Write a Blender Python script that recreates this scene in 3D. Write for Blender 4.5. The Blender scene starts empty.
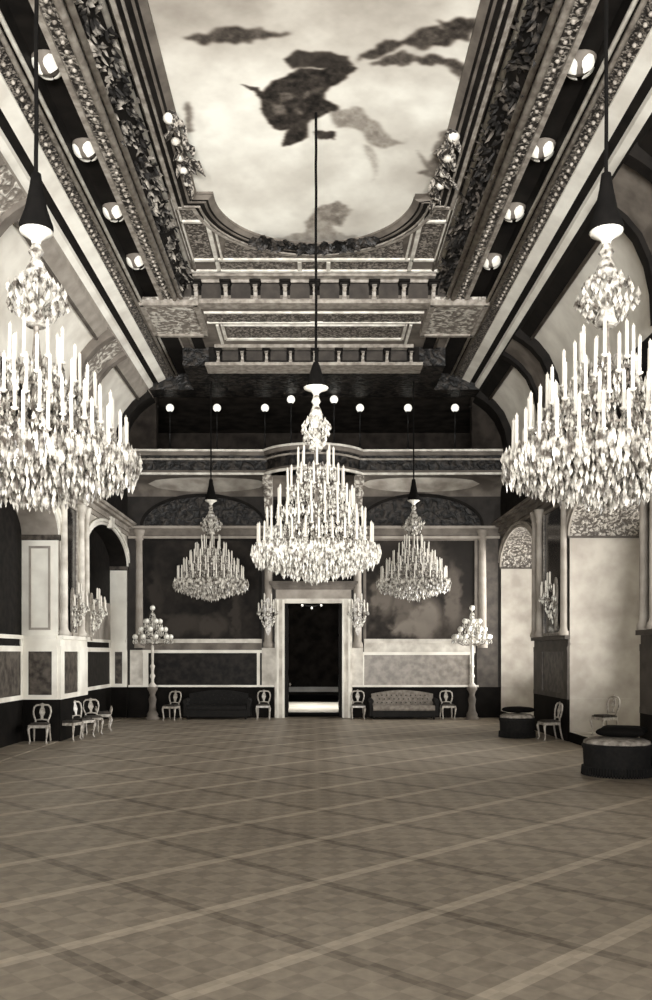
import bpy, bmesh, math, random
import numpy as np
from mathutils import Vector, Matrix
R = math.radians
PI = math.pi
random.seed(7)
scene = bpy.context.scene
COL = scene.collection

# ------------------------------------------------------------------ camera
EYE = 2.3                       # camera height
F = 900.0                       # focal length in px of a 652x1000 frame
cd = bpy.data.cameras.new('camera')
cam = bpy.data.objects.new('camera', cd)
COL.objects.link(cam)
cam.location = (0, 0, EYE)
cam.rotation_euler = (R(90), 0, 0)
cd.sensor_fit = 'AUTO'
cd.sensor_width = 36.0
cd.lens = 36.0 * F / 1000.0
cd.shift_x = 0.012
cd.shift_y = 0.153
cd.clip_start = 0.05
cd.clip_end = 200
scene.camera = cam

# ------------------------------------------------------------------ exposure, world, lights
vs = scene.view_settings
vs.view_transform = 'Standard'
vs.look = 'None'
vs.gamma = 1.0
vs.use_curve_mapping = False
vs.exposure = -0.3

w = bpy.data.worlds.new('world')
scene.world = w
w.use_nodes = True
w.node_tree.nodes['Background'].inputs['Color'].default_value = (1.0, 0.99, 0.96, 1)
w.node_tree.nodes['Background'].inputs['Strength'].default_value = 0.35

def area(name, loc, direction, sx, sy, power, color=(1, .99, .965), spread=180):
    ld = bpy.data.lights.new(name, 'AREA')
    ld.shape = 'RECTANGLE'
    ld.size, ld.size_y = sx, sy
    ld.energy = power
    ld.color = color
    ld.spread = R(spread)
    o = bpy.data.objects.new(name, ld)
    o.location = loc
    o.rotation_euler = Vector(direction).to_track_quat('-Z', 'Y').to_euler()
    COL.objects.link(o)
    return o

# added fill light at the near end of the hall, unseen behind the camera
area('near_end_fill', (0.5, -9.0, 5.2), (0, 1, 0.16), 11, 7.5, 1900)
# second unseen fill, added low at the near end to brighten the ceiling
area('near_end_low_fill', (0, -9.3, 1.6), (0, 1, 0.34), 12, 2.4, 2500, spread=60)
# daylight through the row of windows in the right-hand niches
for wy, wp in ((-5.6, 600), (3.2, 420), (12.0, 160), (20.8, 560), (29.6, 620)):
    area('window_daylight', (8.55, wy, 3.6), (-1, 0, 0.12), 4.4, 4.4, wp, spread=95)

# ------------------------------------------------------------------ materials
def lin(c):
    c = c / 255.0
    return c / 12.92 if c <= 0.04045 else ((c + 0.055) / 1.055) ** 2.4

def tone(v):
    """warm sepia grey of print value v (0-255)"""
    t = v / 255.0
    g = 0.885 + 0.108 * t
    b = 0.785 + 0.165 * t
    return (lin(v), lin(v * g), lin(v * b), 1.0)

def new_mat(name):
    m = bpy.data.materials.new(name)
    m.use_nodes = True
    nt = m.node_tree
    return m, nt, nt.nodes, nt.links, nt.nodes['Principled BSDF']

def mat(name, v, rough=0.6, var=0.12, scale=3.0, spec=0.3, metal=0.0, bump=0.0, bscale=30.0, v2=None, detail=4.0, emit=0.0, lo=0.35, hi=0.65):
    """tone v varied by noise down/up to v2"""
    m, nt, N, L, B = new_mat(name)
    tc = N.new('ShaderNodeTexCoord')
    nz = N.new('ShaderNodeTexNoise')
    nz.inputs['Scale'].default_value = scale
    nz.inputs['Detail'].default_value = detail
    L.new(tc.outputs['Object'], nz.inputs['Vector'])
    rp = N.new('ShaderNodeValToRGB')
    rp.color_ramp.elements[0].position = lo
    rp.color_ramp.elements[1].position = hi
    a = v2 if v2 is not None else v * (1 - var)
    rp.color_ramp.elements[0].color = tone(a)
    rp.color_ramp.elements[1].color = tone(min(255, v if v2 is not None else v * (1 + var * 0.6)))
    L.new(nz.outputs['Fac'], rp.inputs['Fac'])
    L.new(rp.outputs['Color'], B.inputs['Base Color'])
    B.inputs['Roughness'].default_value = rough
    B.inputs['Specular IOR Level'].default_value = spec
    B.inputs['Metallic'].default_value = metal
    if bump:
        n2 = N.new('ShaderNodeTexNoise')
        n2.inputs['Scale'].default_value = bscale
        n2.inputs['Detail'].default_value = 6
        L.new(tc.outputs['Object'], n2.inputs['Vector'])
        bp = N.new('ShaderNodeBump')
        bp.inputs['Strength'].default_value = bump
        bp.inputs['Distance'].default_value = 0.05
        L.new(n2.outputs['Fac'], bp.inputs['Height'])
        L.new(bp.outputs['Normal'], B.inputs['Normal'])
    if emit:
        L.new(rp.outputs['Color'], B.inputs['Emission Color'])
        B.inputs['Emission Strength'].default_value = emit
    return m

def ornament(name, vdark, vlight, scale=6.0, rough=0.5, thr=0.5, stretch=(1, 1, 1)):
    """gilded relief scrolls over a darker ground: voronoi/noise scrolls with bump"""
    m, nt, N, L, B = new_mat(name)
    tc = N.new('ShaderNodeTexCoord')
    mp = N.new('ShaderNodeMapping')
    mp.inputs['Scale'].default_value = stretch
    L.new(tc.outputs['Object'], mp.inputs['Vector'])
    nz = N.new('ShaderNodeTexNoise')
    nz.inputs['Scale'].default_value = scale
    nz.inputs['Detail'].default_value = 3
    nz.inputs['Distortion'].default_value = 1.4
    L.new(mp.outputs['Vector'], nz.inputs['Vector'])
    vo = N.new('ShaderNodeTexVoronoi')
    vo.feature = 'F1'
    vo.inputs['Scale'].default_value = scale * 1.3
    L.new(mp.outputs['Vector'], vo.inputs['Vector'])
    ad = N.new('ShaderNodeMath')
    ad.operation = 'SUBTRACT'
    L.new(nz.outputs['Fac'], ad.inputs[0])
    ml = N.new('ShaderNodeMath')
    ml.operation = 'MULTIPLY'
    ml.inputs[1].default_value = 0.35
    L.new(vo.outputs['Distance'], ml.inputs[0])
    L.new(ml.outputs[0], ad.inputs[1])
    rp = N.new('ShaderNodeValToRGB')
    rp.color_ramp.elements[0].position = thr - 0.22
    rp.color_ramp.elements[1].position = thr - 0.06
    rp.color_ramp.elements[0].color = tone(vdark)
    rp.color_ramp.elements[1].color = tone(vlight)
    L.new(ad.outputs[0], rp.inputs['Fac'])
    L.new(rp.outputs['Color'], B.inputs['Base Color'])
    bp = N.new('ShaderNodeBump')
    bp.inputs['Strength'].default_value = 0.8
    bp.inputs['Distance'].default_value = 0.08
    L.new(ad.outputs[0], bp.inputs['Height'])
    L.new(bp.outputs['Normal'], B.inputs['Normal'])
    B.inputs['Roughness'].default_value = rough
    B.inputs['Specular IOR Level'].default_value = 0.3
    return m

M = {}
M['plaster'] = mat('light_plaster', 228, 0.7, 0.08, 1.2)
M['web'] = mat('vault_plaster', 214, 0.75, 0.08, 1.2)
M['grey'] = mat('grey_plaster', 150, 0.7, 0.12, 2.0)
M['midgrey'] = mat('mid_stucco', 104, 0.7, 0.2, 2.0)
M['fillet'] = mat('pale_gilt_moulding', 214, 0.45, 0.12, 4.0)
M['fillet2'] = mat('dull_gilt_moulding', 148, 0.5, 0.2, 6.0)
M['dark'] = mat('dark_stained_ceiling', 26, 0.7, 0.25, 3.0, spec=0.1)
M['darker'] = mat('black_brown_wainscot', 20, 0.7, 0.3, 2.0, spec=0.05)
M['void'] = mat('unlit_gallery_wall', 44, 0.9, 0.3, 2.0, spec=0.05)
M['orn'] = ornament('fretted_gilt_relief', 40, 160, 9)
M['orn_fine'] = ornament('fine_beaded_relief', 34, 140, 14)
M['orn_light'] = ornament('pale_scroll_relief', 120, 205, 5)
M['orn_panel'] = ornament('scroll_panel_relief', 66, 150, 9)
M['orn_dark'] = ornament('dim_scroll_relief', 14, 52, 4)
M['lattice'] = ornament('coffered_arch_relief', 80, 172, 8)
M['stone'] = mat('pale_stone', 196, 0.6, 0.14, 2.5)
M['reveal'] = mat('pale_window_reveal', 166, 0.7, 0.1, 1.6)
M['marble_dark'] = mat('dark_marble_panel', 76, 0.45, 0.35, 6.0, spec=0.15)
M['marble_black'] = mat('black_marble_panel', 30, 0.5, 0.5, 5.0, spec=0.08)
M['marble_lit'] = mat('lit_marble_panel', 132, 0.4, 0.15, 5.0)  # right far dado panel: its brighter light put into the marble colour
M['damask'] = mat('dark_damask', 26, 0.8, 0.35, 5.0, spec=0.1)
M['pier'] = mat('shaded_pier_stone', 72, 0.6, 0.2, 3.0)  # backlit shade of the right wall put into the stone colour
M['mirror_dark'] = mat('dim_mirror_glass', 26, 0.12, 0.2, 2.0, spec=0.5)
M['gilt'] = mat('gilt_wood', 164, 0.35, 0.2, 14.0, spec=0.5)
M['gilt_dim'] = mat('dull_gilt_metal', 120, 0.4, 0.3, 12.0, spec=0.5)
M['wax'] = mat('white_wax', 210, 0.5, 0.03, 4.0)
M['crystal'] = mat('cut_glass', 236, 0.2, 0.0, 12.0, spec=0.6, v2=96, lo=0.36, hi=0.6)
M['crystal_side'] = mat('dimmed_cut_glass', 214, 0.22, 0.0, 9.0, spec=0.5, v2=76, lo=0.38, hi=0.64)  # side chandeliers: glass colour darkened against the strong light on the near ones
M['crystal_dim'] = mat('old_cut_glass', 225, 0.15, 0.0, 18.0, spec=0.8, v2=70, lo=0.35, hi=0.6)
M['opal'] = mat('opal_glass', 250, 0.3, 0.02, 3.0, spec=0.5, emit=0.9)
M['opal_dim'] = mat('frosted_glass_globe', 225, 0.3, 0.25, 9.0, spec=0.5)
M['iron'] = mat('black_iron', 14, 0.5, 0.2, 8.0)
M['velvet'] = mat('black_velvet', 14, 0.9, 0.3, 6.0, spec=0.1)
M['up_light'] = mat('pale_grey_upholstery', 122, 0.85, 0.15, 9.0)
M['up_dark'] = mat('dark_upholstery', 20, 0.85, 0.3, 9.0)
M['seat'] = mat('dark_seat_fabric', 60, 0.8, 0.3, 12.0)
M['ott'] = mat('dark_fringed_upholstery', 16, 0.9, 0.5, 14.0)
M['ott_top'] = mat('worn_grey_upholstery', 140, 0.85, 0.3, 8.0)
M['white'] = mat('white_stucco', 238, 0.6, 0.05, 4.0)
M['hall_floor'] = mat('next_room_bright_tone', 225, 0.5, 0.1, 1.0)

def painted(name, rough=0.8):
    m, nt, N, L, B = new_mat(name)
    at = N.new('ShaderNodeAttribute')
    at.attribute_name = 'paint'
    L.new(at.outputs['Color'], B.inputs['Base Color'])
    B.inputs['Roughness'].default_value = rough
    B.inputs['Specular IOR Level'].default_value = 0.15
    return m
M['canvas'] = painted('painted_canvas')

def wood(v):
    c = tone(v)
    return (c[0] * 1.02, c[1] * .93, c[2] * .83, 1)

def floor_mat():
    m, nt, N, L, B = new_mat('diamond_parquet')
    tc = N.new('ShaderNodeTexCoord')
    sp = N.new('ShaderNodeSeparateXYZ')
    L.new(tc.outputs['Object'], sp.inputs[0])
    def mth(op, a, b=None, c=None):
        n = N.new('ShaderNodeMath')
        n.operation = op
        for i, q in enumerate((a, b, c)):
            if q is None:
                continue
            if isinstance(q, (int, float)):
                n.inputs[i].default_value = q
            else:
                L.new(q, n.inputs[i])
        return n.outputs[0]
    P = 1.46
    xs = mth('SUBTRACT', sp.outputs[0], 0.06)
    ys = mth('SUBTRACT', sp.outputs[1], 9.04)
    u = mth('MULTIPLY', mth('ADD', xs, ys), 0.70711 / P)
    v = mth('MULTIPLY', mth('SUBTRACT', xs, ys), 0.70711 / P)
    def band(c, wd):            # 1 inside a strip at every whole number
        f = mth('FRACT', mth('ADD', c, 0.5))
        return mth('LESS_THAN', mth('ABSOLUTE', mth('SUBTRACT', f, 0.5)), wd)
    lightb = band(v, 0.055)
    darkb = band(u, 0.05)
    # small blocks within each diamond
    def cell(c, k):
        return mth('MODULO', mth('ADD', mth('FLOOR', mth('MULTIPLY', c, k)), 1000), 2)
    chk = mth('ABSOLUTE', mth('SUBTRACT', cell(u, 6), cell(v, 6)))
    nz = N.new('ShaderNodeTexNoise')
    nz.inputs['Scale'].default_value = 0.5
    nz.inputs['Detail'].default_value = 5
    L.new(tc.outputs['Object'], nz.inputs['Vector'])
    n3 = N.new('ShaderNodeTexNoise')
    n3.inputs['Scale'].default_value = 9
    n3.inputs['Detail'].default_value = 4
    L.new(tc.outputs['Object'], n3.inputs['Vector'])
    wv = N.new('ShaderNodeTexVoronoi')
    wv.inputs['Scale'].default_value = 3.1
    L.new(tc.outputs['Object'], wv.inputs['Vector'])
    val = mth('ADD', 0.36, mth('MULTIPLY', chk, 0.075))
    val = mth('ADD', val, mth('MULTIPLY', mth('SUBTRACT', nz.outputs['Fac'], 0.5), 0.25))
    val = mth('ADD', val, mth('MULTIPLY', mth('SUBTRACT', n3.outputs['Fac'], 0.5), 0.35))
    val = mth('ADD', val, mth('MULTIPLY', lightb, 0.2))
    val = mth('SUBTRACT', val, mth('MULTIPLY', darkb, 0.13))
    rp = N.new('ShaderNodeValToRGB')
    rp.color_ramp.elements[0].position = 0.1
    rp.color_ramp.elements[1].position = 0.9
    rp.color_ramp.elements[0].color = wood(80)
    rp.color_ramp.elements[1].color = wood(210)
    L.new(val, rp.inputs['Fac'])
    L.new(rp.outputs['Color'], B.inputs['Base Color'])
    rr = mth('ADD', 0.34, mth('MULTIPLY', n3.outputs['Fac'], 0.2))
    L.new(rr, B.inputs['Roughness'])
    B.inputs['Specular IOR Level'].default_value = 0.35
    bp = N.new('ShaderNodeBump')
    bp.inputs['Strength'].default_value = 0.12
    bp.inputs['Distance'].default_value = 0.02
    L.new(n3.outputs['Fac'], bp.inputs['Height'])
    L.new(bp.outputs['Normal'], B.inputs['Normal'])
    return m
M['floor'] = floor_mat()

# ------------------------------------------------------------------ mesh helpers
class MB:
    def __init__(self):
        self.v, self.f = [], []
    def add(self, vs, fs):
        o = len(self.v)
        self.v += [tuple(p) for p in vs]
        self.f += [tuple(i + o for i in f) for f in fs]
        return self
    def box(self, x0, x1, y0, y1, z0, z1):
        x0, x1 = min(x0, x1), max(x0, x1)
        y0, y1 = min(y0, y1), max(y0, y1)
        z0, z1 = min(z0, z1), max(z0, z1)
        vs = [(x0, y0, z0), (x1, y0, z0), (x1, y1, z0), (x0, y1, z0), (x0, y0, z1), (x1, y0, z1), (x1, y1, z1), (x0, y1, z1)]
        return self.add(vs, [(0, 3, 2, 1), (4, 5, 6, 7), (0, 1, 5, 4), (1, 2, 6, 5), (2, 3, 7, 6), (3, 0, 4, 7)])
    def prism(self, poly, axis, a, b):
        """poly of 2-D points, extruded along axis 'x' (poly=(y,z)), 'y' (x,z) or 'z' (x,y)"""
        def P(p, t):
            return {'x': (t, p[0], p[1]), 'y': (p[0], t, p[1]), 'z': (p[0], p[1], t)}[axis]
        n = len(poly)
        vs = [P(p, a) for p in poly] + [P(p, b) for p in poly]
        fs = [tuple(range(n)), tuple(reversed(range(n, 2 * n)))]
        for i in range(n):
            j = (i + 1) % n
            fs.append((i, j, n + j, n + i))
        return self.add(vs, fs)
    def strip(self, pts_a, pts_b):
        """ruled surface between two polylines"""
        n = len(pts_a)
        return self.add(list(pts_a) + list(pts_b), [(i, i + 1, n + i + 1, n + i) for i in range(n - 1)])
    def lathe(self, prof, c=(0, 0, 0), seg=16, axis='z', a0=0, a1=2 * PI):
        full = abs(a1 - a0 - 2 * PI) < 1e-6
        n = seg if full else seg + 1
        vs, fs = [], []
        for (r, h) in prof:
            for k in range(n):
                a = a0 + (a1 - a0) * k / seg
                x, y = r * math.cos(a), r * math.sin(a)
                p = {'z': (x, y, h), 'y': (x, h, y), 'x': (h, x, y)}[axis]
                vs.append((p[0] + c[0], p[1] + c[1], p[2] + c[2]))
        for i in range(len(prof) - 1):
            for k in range(seg):
                k2 = (k + 1) % n
                fs.append((i * n + k, i * n + k2, (i + 1) * n + k2, (i + 1) * n + k))
        if full:
            if prof[0][0] > 1e-4:
                fs.append(tuple(reversed(range(n))))
            if prof[-1][0] > 1e-4:
                fs.append(tuple(range((len(prof) - 1) * n, len(prof) * n)))
        return self.add(vs, fs)
    def tube(self, pts, r, seg=8, closed=False):
        pts = [Vector(p) for p in pts]
        n = len(pts)
        rs = r if isinstance(r, (list, tuple)) else [r] * n
        vs, fs = [], []
        up = None
        for i, p in enumerate(pts):
            if closed:
                t = pts[(i + 1) % n] - pts[i - 1]
            else:
                t = pts[min(i + 1, n - 1)] - pts[max(i - 1, 0)]
            if t.length < 1e-9:
                t = Vector((0, 0, 1))
            t.normalize()
            if up is None:
                up = Vector((0, 0, 1)) if abs(t.z) < 0.9 else Vector((1, 0, 0))
            a = t.cross(up)
            if a.length < 1e-6:
                a = t.cross(Vector((0, 1, 0)))
            a.normalize()
            b = a.cross(t)
            up = b
            for k in range(seg):
                q = 2 * PI * k / seg
                vs.append(p + (a * math.cos(q) + b * math.sin(q)) * rs[i])
        m = n if closed else n - 1
        for i in range(m):
            i2 = (i + 1) % n
            for k in range(seg):
                k2 = (k + 1) % seg
                fs.append((i * seg + k, i * seg + k2, i2 * seg + k2, i2 * seg + k))
        if not closed:
            fs.append(tuple(reversed(range(seg))))
            fs.append(tuple(range((n - 1) * seg, n * seg)))
        return self.add(vs, fs)
    def ball(self, c, r, seg=10, rings=6, sz=1.0):
        prof = [(max(1e-5, r * math.sin(PI * i / rings)), -r * sz * math.cos(PI * i / rings)) for i in range(rings + 1)]
        return self.lathe(prof, c, seg)
    def gem(self, p, r, l, a=0.0):
        """a cut crystal drop hanging down from p"""
        x, y, z = p
        c, s = math.cos(a) * r, math.sin(a) * r
        vs = [(x, y, z), (x + c, y + s, z - l * .6), (x - s, y + c, z - l * .6), (x - c, y - s, z - l * .6), (x + s, y - c, z - l * .6), (x, y, z - l)]
        return self.add(vs, [(0, 1, 2), (0, 2, 3), (0, 3, 4), (0, 4, 1), (5, 2, 1), (5, 3, 2), (5, 4, 3), (5, 1, 4)])
    def leaf(self, p, d, nrm, ln, wd, th):
        """curled stucco leaf: a lens of 8 points rising off the ground"""
        p, d, n = Vector(p), Vector(d).normalized(), Vector(nrm).normalized()
        s = d.cross(n)
        vs = [p, p + d * ln * .35 + s * wd + n * th * .3, p + d * ln * .45 + n * th, p + d * ln * .35 - s * wd + n * th * .3,
              p + d * ln * .8 + s * wd * .7 + n * th * .8, p + d * ln * .8 - s * wd * .7 + n * th * .8, p + d * ln + n * th * 1.5, p + d * ln * .5 - n * th * .3]
        return self.add(vs, [(0, 1, 2), (0, 2, 3), (1, 4, 2), (2, 5, 3), (2, 4, 6), (2, 6, 5), (0, 7, 1), (0, 3, 7), (1, 7, 4), (3, 5, 7), (4, 7, 6), (5, 6, 7)])
    def build(self, name, m, parent=None, smooth=False, loc=None):
        me = bpy.data.meshes.new(name)
        me.from_pydata(self.v, [], self.f)
        bm = bmesh.new()
        bm.from_mesh(me)
        bmesh.ops.recalc_face_normals(bm, faces=bm.faces)
        bm.to_mesh(me)
        bm.free()
        if smooth:
            me.polygons.foreach_set('use_smooth', [True] * len(me.polygons))
        me.materials.append(M[m] if isinstance(m, str) else m)
        o = bpy.data.objects.new(name, me)
        COL.objects.link(o)
        if parent is not None:
            o.parent = parent
        if loc:
            o.location = loc
        return o

def struct(o):
    o['kind'] = 'structure'
    return o

def tag(o, label, cat, group=None):
    o['label'] = label
    o['category'] = cat
    if group:
        o['group'] = group
    return o

def thing(name, label, cat, loc, rz=0.0, group=None):
    o = bpy.data.objects.new(name, None)
    COL.objects.link(o)
    o.location = loc
    o.rotation_euler = (0, 0, rz)
    o.empty_display_size = 0.1
    return tag(o, label, cat, group)

def kids(o):
    return [c for c in list(COL.objects) if c.parent == o]

CH = {}
def children_of(o):
    if o.name not in CH:
        CH[o.name] = list(o.children)
    return CH[o.name]

def dup(root, loc, rz, label, group=None, sc=None):
    r = root.copy()
    COL.objects.link(r)
    r.location = loc
    r.rotation_euler = (0, 0, rz)
    r['label'] = label
    if group:
        r['group'] = group
    if sc:
        r.scale = sc
    for ch in children_of(root):
        c = ch.copy()
        COL.objects.link(c)
        c.parent = r
        for g in children_of(ch):
            d = g.copy()
            COL.objects.link(d)
            d.parent = c
    return r

def H(h):                        # height above the eye -> world Z
    return h + EYE

def at(x, y, Y):                 # photograph pixel at depth Y -> world point
    return Vector(((x - 314.0) * Y / F, Y, EYE - (y - 653.0) * Y / F))

# ------------------------------------------------------------------ the hall: dimensions
WX = 6.65                       # half width, wall face
Y0 = -9.6                       # near end of what is built
YE = 32.1                       # far wall face
DB, DT = 1.09, 2.76             # dado bottom / top
ENT0, ENT1 = H(4.15), H(4.62)   # wall entablature
NICHES_R = [(-8.2, -3.0), (0.6, 5.8), (9.4, 14.6), (18.2, 23.4), (27.0, 31.98)]
NICHES_L = NICHES_R[:4] + [(26.2, 31.98)]
SPR, RISE = H(3.02), 1.06       # niche arch springing and rise
STEPS = {-1: 0.012, 1: 0.24}
STEP = 0.24

fl = MB().add([(-9.2, Y0, 0), (9.2, Y0, 0), (9.2, YE + 0.4, 0), (-9.2, YE + 0.4, 0)], [(0, 1, 2, 3)]).build('floor', 'floor')
struct(fl)

# ---- side walls with arched niches
def arch_pts(a, b, n=20):
    c, hw = (a + b) / 2, (b - a) / 2
    return [(c - hw * math.cos(PI * k / n), SPR + RISE * math.sin(PI * k / n)) for k in range(n + 1)]

def side_wall(s):
    """s=-1 left, +1 right: wall face at x = s*WX between floor and entablature"""
    name = 'wall_left' if s < 0 else 'wall_right'
    depth = 0.95 if s < 0 else 2.2
    NICHES = NICHES_L if s < 0 else NICHES_R
    STEP = STEPS[s]
    xw = s * WX
    def XB(a):
        return s * (WX + (.6 if s < 0 and a > 26 else depth))
    sd_ = MB()
    up = MB()                    # plain wall over and between the niches
    prev = Y0
    for (a, b) in NICHES:
        up.add([(xw, prev, 0), (xw, a, 0), (xw, a, ENT0), (xw, prev, ENT0)], [(0, 1, 2, 3)])
        ap = arch_pts(a, b)
        top = [(xw, p[0], ENT0) for p in ap]
        up.strip([(xw, p[0], p[1]) for p in ap], top)
        prev = b
    up.add([(xw, prev, 0), (xw, YE, 0), (xw, YE, ENT0), (xw, prev, ENT0)], [(0, 1, 2, 3)])
    wall = struct(up.build(name, 'pier' if s > 0 else 'stone'))  # right wall darker in colour for its shade, left one pale
    rv, so, bk, st, bars = MB(), MB(), MB(), MB(), MB()
    for (a, b) in NICHES:
        xb = XB(a)
        for q in (a, b):
            rv.add([(xw, q, STEP), (xb, q, STEP), (xb, q, SPR), (xw, q, SPR)], [(0, 1, 2, 3)])
        ap = arch_pts(a, b)
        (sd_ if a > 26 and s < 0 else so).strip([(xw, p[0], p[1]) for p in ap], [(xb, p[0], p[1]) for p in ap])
        bkp = [(xb, a, 0), (xb, b, 0)] + [(xb, p[0], p[1]) for p in reversed(ap)]
        if s < 0:
            bk.add(bkp, [tuple(range(len(bkp)))])
        st.box(xw, xb, a, b, -0.02, STEP)
        e = 0.05
        bars.box(xw - s * 0.05, xb, b - 0.06, b + 0.1, SPR - (.09 if s < 0 else .03), SPR + (.05 if s < 0 else .02))
        bars.box(xw - s * 0.05, xb, a - 0.1, a + 0.06, SPR - (.09 if s < 0 else .03), SPR + (.05 if s < 0 else .02))
    rv.build('niche_reveal', 'reveal' if s > 0 else 'plaster', wall)
    so.build('arch_soffit', 'lattice' if s > 0 else 'grey', wall, smooth=True)
    if s < 0:
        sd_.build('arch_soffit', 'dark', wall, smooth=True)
    st.build('niche_step', 'stone' if s > 0 else 'floor', wall)
    rs = MB()
    for (a, b) in NICHES:
        if s > 0:
            rs.box(xw - s * 0.03, xw + s * 0.02, a, b, 0, STEP + 0.004)
    if s > 0:
        rs.build('step_riser', 'darker', wall)
    bars.build('impost_bar', 'pier' if s > 0 else 'marble_dark', wall)
    if s < 0:
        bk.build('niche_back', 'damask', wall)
    # entablature along the wall
    en = MB()
    for (d, z0, z1) in ((0.06, ENT0, ENT0 + .12), (0.12, ENT0 + .12, ENT0 + .17), (0.09, ENT0 + .17, ENT0 + .30), (0.22, ENT0 + .30, ENT0 + .38), (0.32, ENT0 + .38, ENT1)):
        en.box(xw + s * 0.2, xw - s * d, Y0, YE, z0, z1)
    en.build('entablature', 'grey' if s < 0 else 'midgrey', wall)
    ar = MB()                    # archivolt rings and keystones
    for (a, b) in NICHES:
        for (off, dp) in ((0.0, 0.05), (0.14, 0.085)):
            ap = arch_pts(a - off, b + off)
            ap = [(p[0], p[1] + off * 0.7) for p in ap]
            ap2 = arch_pts(a - off - .11, b + off + .11)
            ap2 = [(p[0], p[1] + (off + .11) * 0.7) for p in ap2]
            for k in range(len(ap) - 1):
                ar.add([(xw, *ap[k]), (xw, *ap[k + 1]), (xw, *ap2[k + 1]), (xw, *ap2[k]),
                        (xw - s * dp, *ap[k]), (xw - s * dp, *ap[k + 1]), (xw - s * dp, *ap2[k + 1]), (xw - s * dp, *ap2[k])],
                       [(0, 1, 2, 3), (4, 5, 6, 7), (0, 1, 5, 4), (2, 3, 7, 6)])
        c = (a + b) / 2
        if s < 0:
            ar.prism([(c - .16, SPR + RISE - .05), (c + .16, SPR + RISE - .05), (c + .24, SPR + RISE + .3), (c - .24, SPR + RISE + .3)], 'x', xw, xw - s * .16)
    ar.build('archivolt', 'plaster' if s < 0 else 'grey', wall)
    return wall
wall_l = side_wall(-1)
wall_r = side_wall(1)

# ---- piers: columns, dado panels, mirrors
def pier(s, a, b, wall):
    xw = s * WX
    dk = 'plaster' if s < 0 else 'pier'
    fr = MB()                    # pale frame of the dado panel
    pa, pb = a + 0.04, b - 0.7
    x1 = xw - s * 0.07
    fr.box(xw, x1, a, b, DB, DB + .13)
    fr.box(xw, x1, a, b, DT - .42, DT - .28)
    fr.box(xw, x1 + s * .006, a + .002, pa + .32, DB + .1, DT - .35)
    fr.box(xw, x1 + s * .006, pb - .3, b - .002, DB + .1, DT - .35)
    fr.box(xw, xw - s * .14, a - .03, b + .03, DT - .10, DT)
    fr.box(xw, xw - s * .045, a, b, DT - .28, DT - .10)
    fr.build('dado_frame', dk, wall)
    MB().box(xw, xw - s * .03, pa + .3, pb - .28, DB + .12, DT - .4).build('dado_panel', 'marble_dark', wall)
    MB().box(xw, xw - s * .06, a, b, 0, DB).build('wainscot', 'darker', wall)
    for c in (a + 0.1, b - 0.95, b - .42):
        co = MB()
        co.lathe([(.14, DT), (.14, DT + .1), (.105, DT + .16), (.095, DT + .22), (.092, H(2.2)), (.08, H(3.75)), (.11, H(3.8)), (.09, H(3.86)), (.15, H(4.08)), (.15, H(4.15))],
                 (xw - s * .13, c, 0), 14)
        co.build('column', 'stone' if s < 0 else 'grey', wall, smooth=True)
    return (a + 0.42, b - 1.2)

MIR = {}
for s, wl in ((-1, wall_l), (1, wall_r)):
    for (a, b) in ((23.4, 27.0 if s > 0 else 26.2), (14.6, 18.2), (5.8, 9.4)):
        MIR[(s, a)] = pier(s, a, b, wl)

# dado and panel inside the left niches
nl = MB()
for (a, b) in NICHES_L:
    dp = .6 if a > 26 else .95
    xb = -(WX + dp)
    nl.box(xb, xb + .04, a, b, DB, DB + .12)
    nl.box(xb, xb + .04, a, b, DT - .42, DT - .28)
    nl.box(xb, xb + .07, a, b, DT - .1, DT)
    for yy in (a, b - .16):
        nl.box(xb, xb + .035, yy + .001, yy + .159, DB + .01, DT - .05)
    # far reveal: dado frame and tall panel frame facing the room's near end
    nl.box(-WX - .04, xb, b - .04, b, DB, DB + .12)
    nl.box(-WX - .04, xb, b - .04, b, DT - .42, DT - .28)
    nl.box(-WX - .04, xb, b - .08, b, DT - .1, DT)
    for xx in (-WX - .02, -WX - dp + .18):
        nl.box(xx - .14, xx, b - .035, b, DB + .01, DT - .3)
nl.build('niche_dado_frame', 'plaster', wall_l)
nd = MB()
nk = MB()
ng = MB()
for (a, b) in NICHES_L:
    dp = .6 if a > 26 else .95
    nd.box(-WX - .16, -WX - dp + .18, b - .02, b, DB + .1, DT - .4)
    (nk if a > 26 else nd).box(-WX - dp, -WX - dp + .02, a + .14, b - .14, DB + .1, DT - .4)
    if a > 26:
        ng.box(-WX - dp, -WX - dp + .02, a, b, DT, H(1.75))
        continue
    for (x0, x1, z0, z1) in ((-WX - .2, -WX - .26, DT + .2, SPR - .3), (-WX - .7, -WX - .76, DT + .2, SPR - .3), (-WX - .2, -WX - .76, DT + .14, DT + .2), (-WX - .2, -WX - .76, SPR - .3, SPR - .24)):
        ng.box(x0, x1, b - .025, b, z0, z1)
nd.build('niche_dado_panel', 'marble_dark', wall_l)
nk.build('niche_dado_panel', 'marble_black', wall_l)
ng.build('reveal_moulding', 'grey', wall_l)
nw = MB()
for (a, b) in NICHES_L:
    dp = .6 if a > 26 else .95
    nw.box(-WX - dp, -WX - dp + .05, a, b, STEPS[-1], DB)
    nw.box(-WX, -WX - dp, b - .03, b, STEPS[-1], DB)
nw.box(-WX, -WX + .03, 31.9, YE, 0, DB)
nw.build('niche_wainscot', 'darker', wall_l)
# stone courses on the right reveals
rc = MB()
for (a, b) in NICHES_R:
    for zz in (DB - .02, DT - .25):
        rc.box(WX + .02, WX + 2.1, b - .025, b, zz, zz + .05)
rc.build('reveal_string_course', 'reveal', wall_r)

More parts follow.
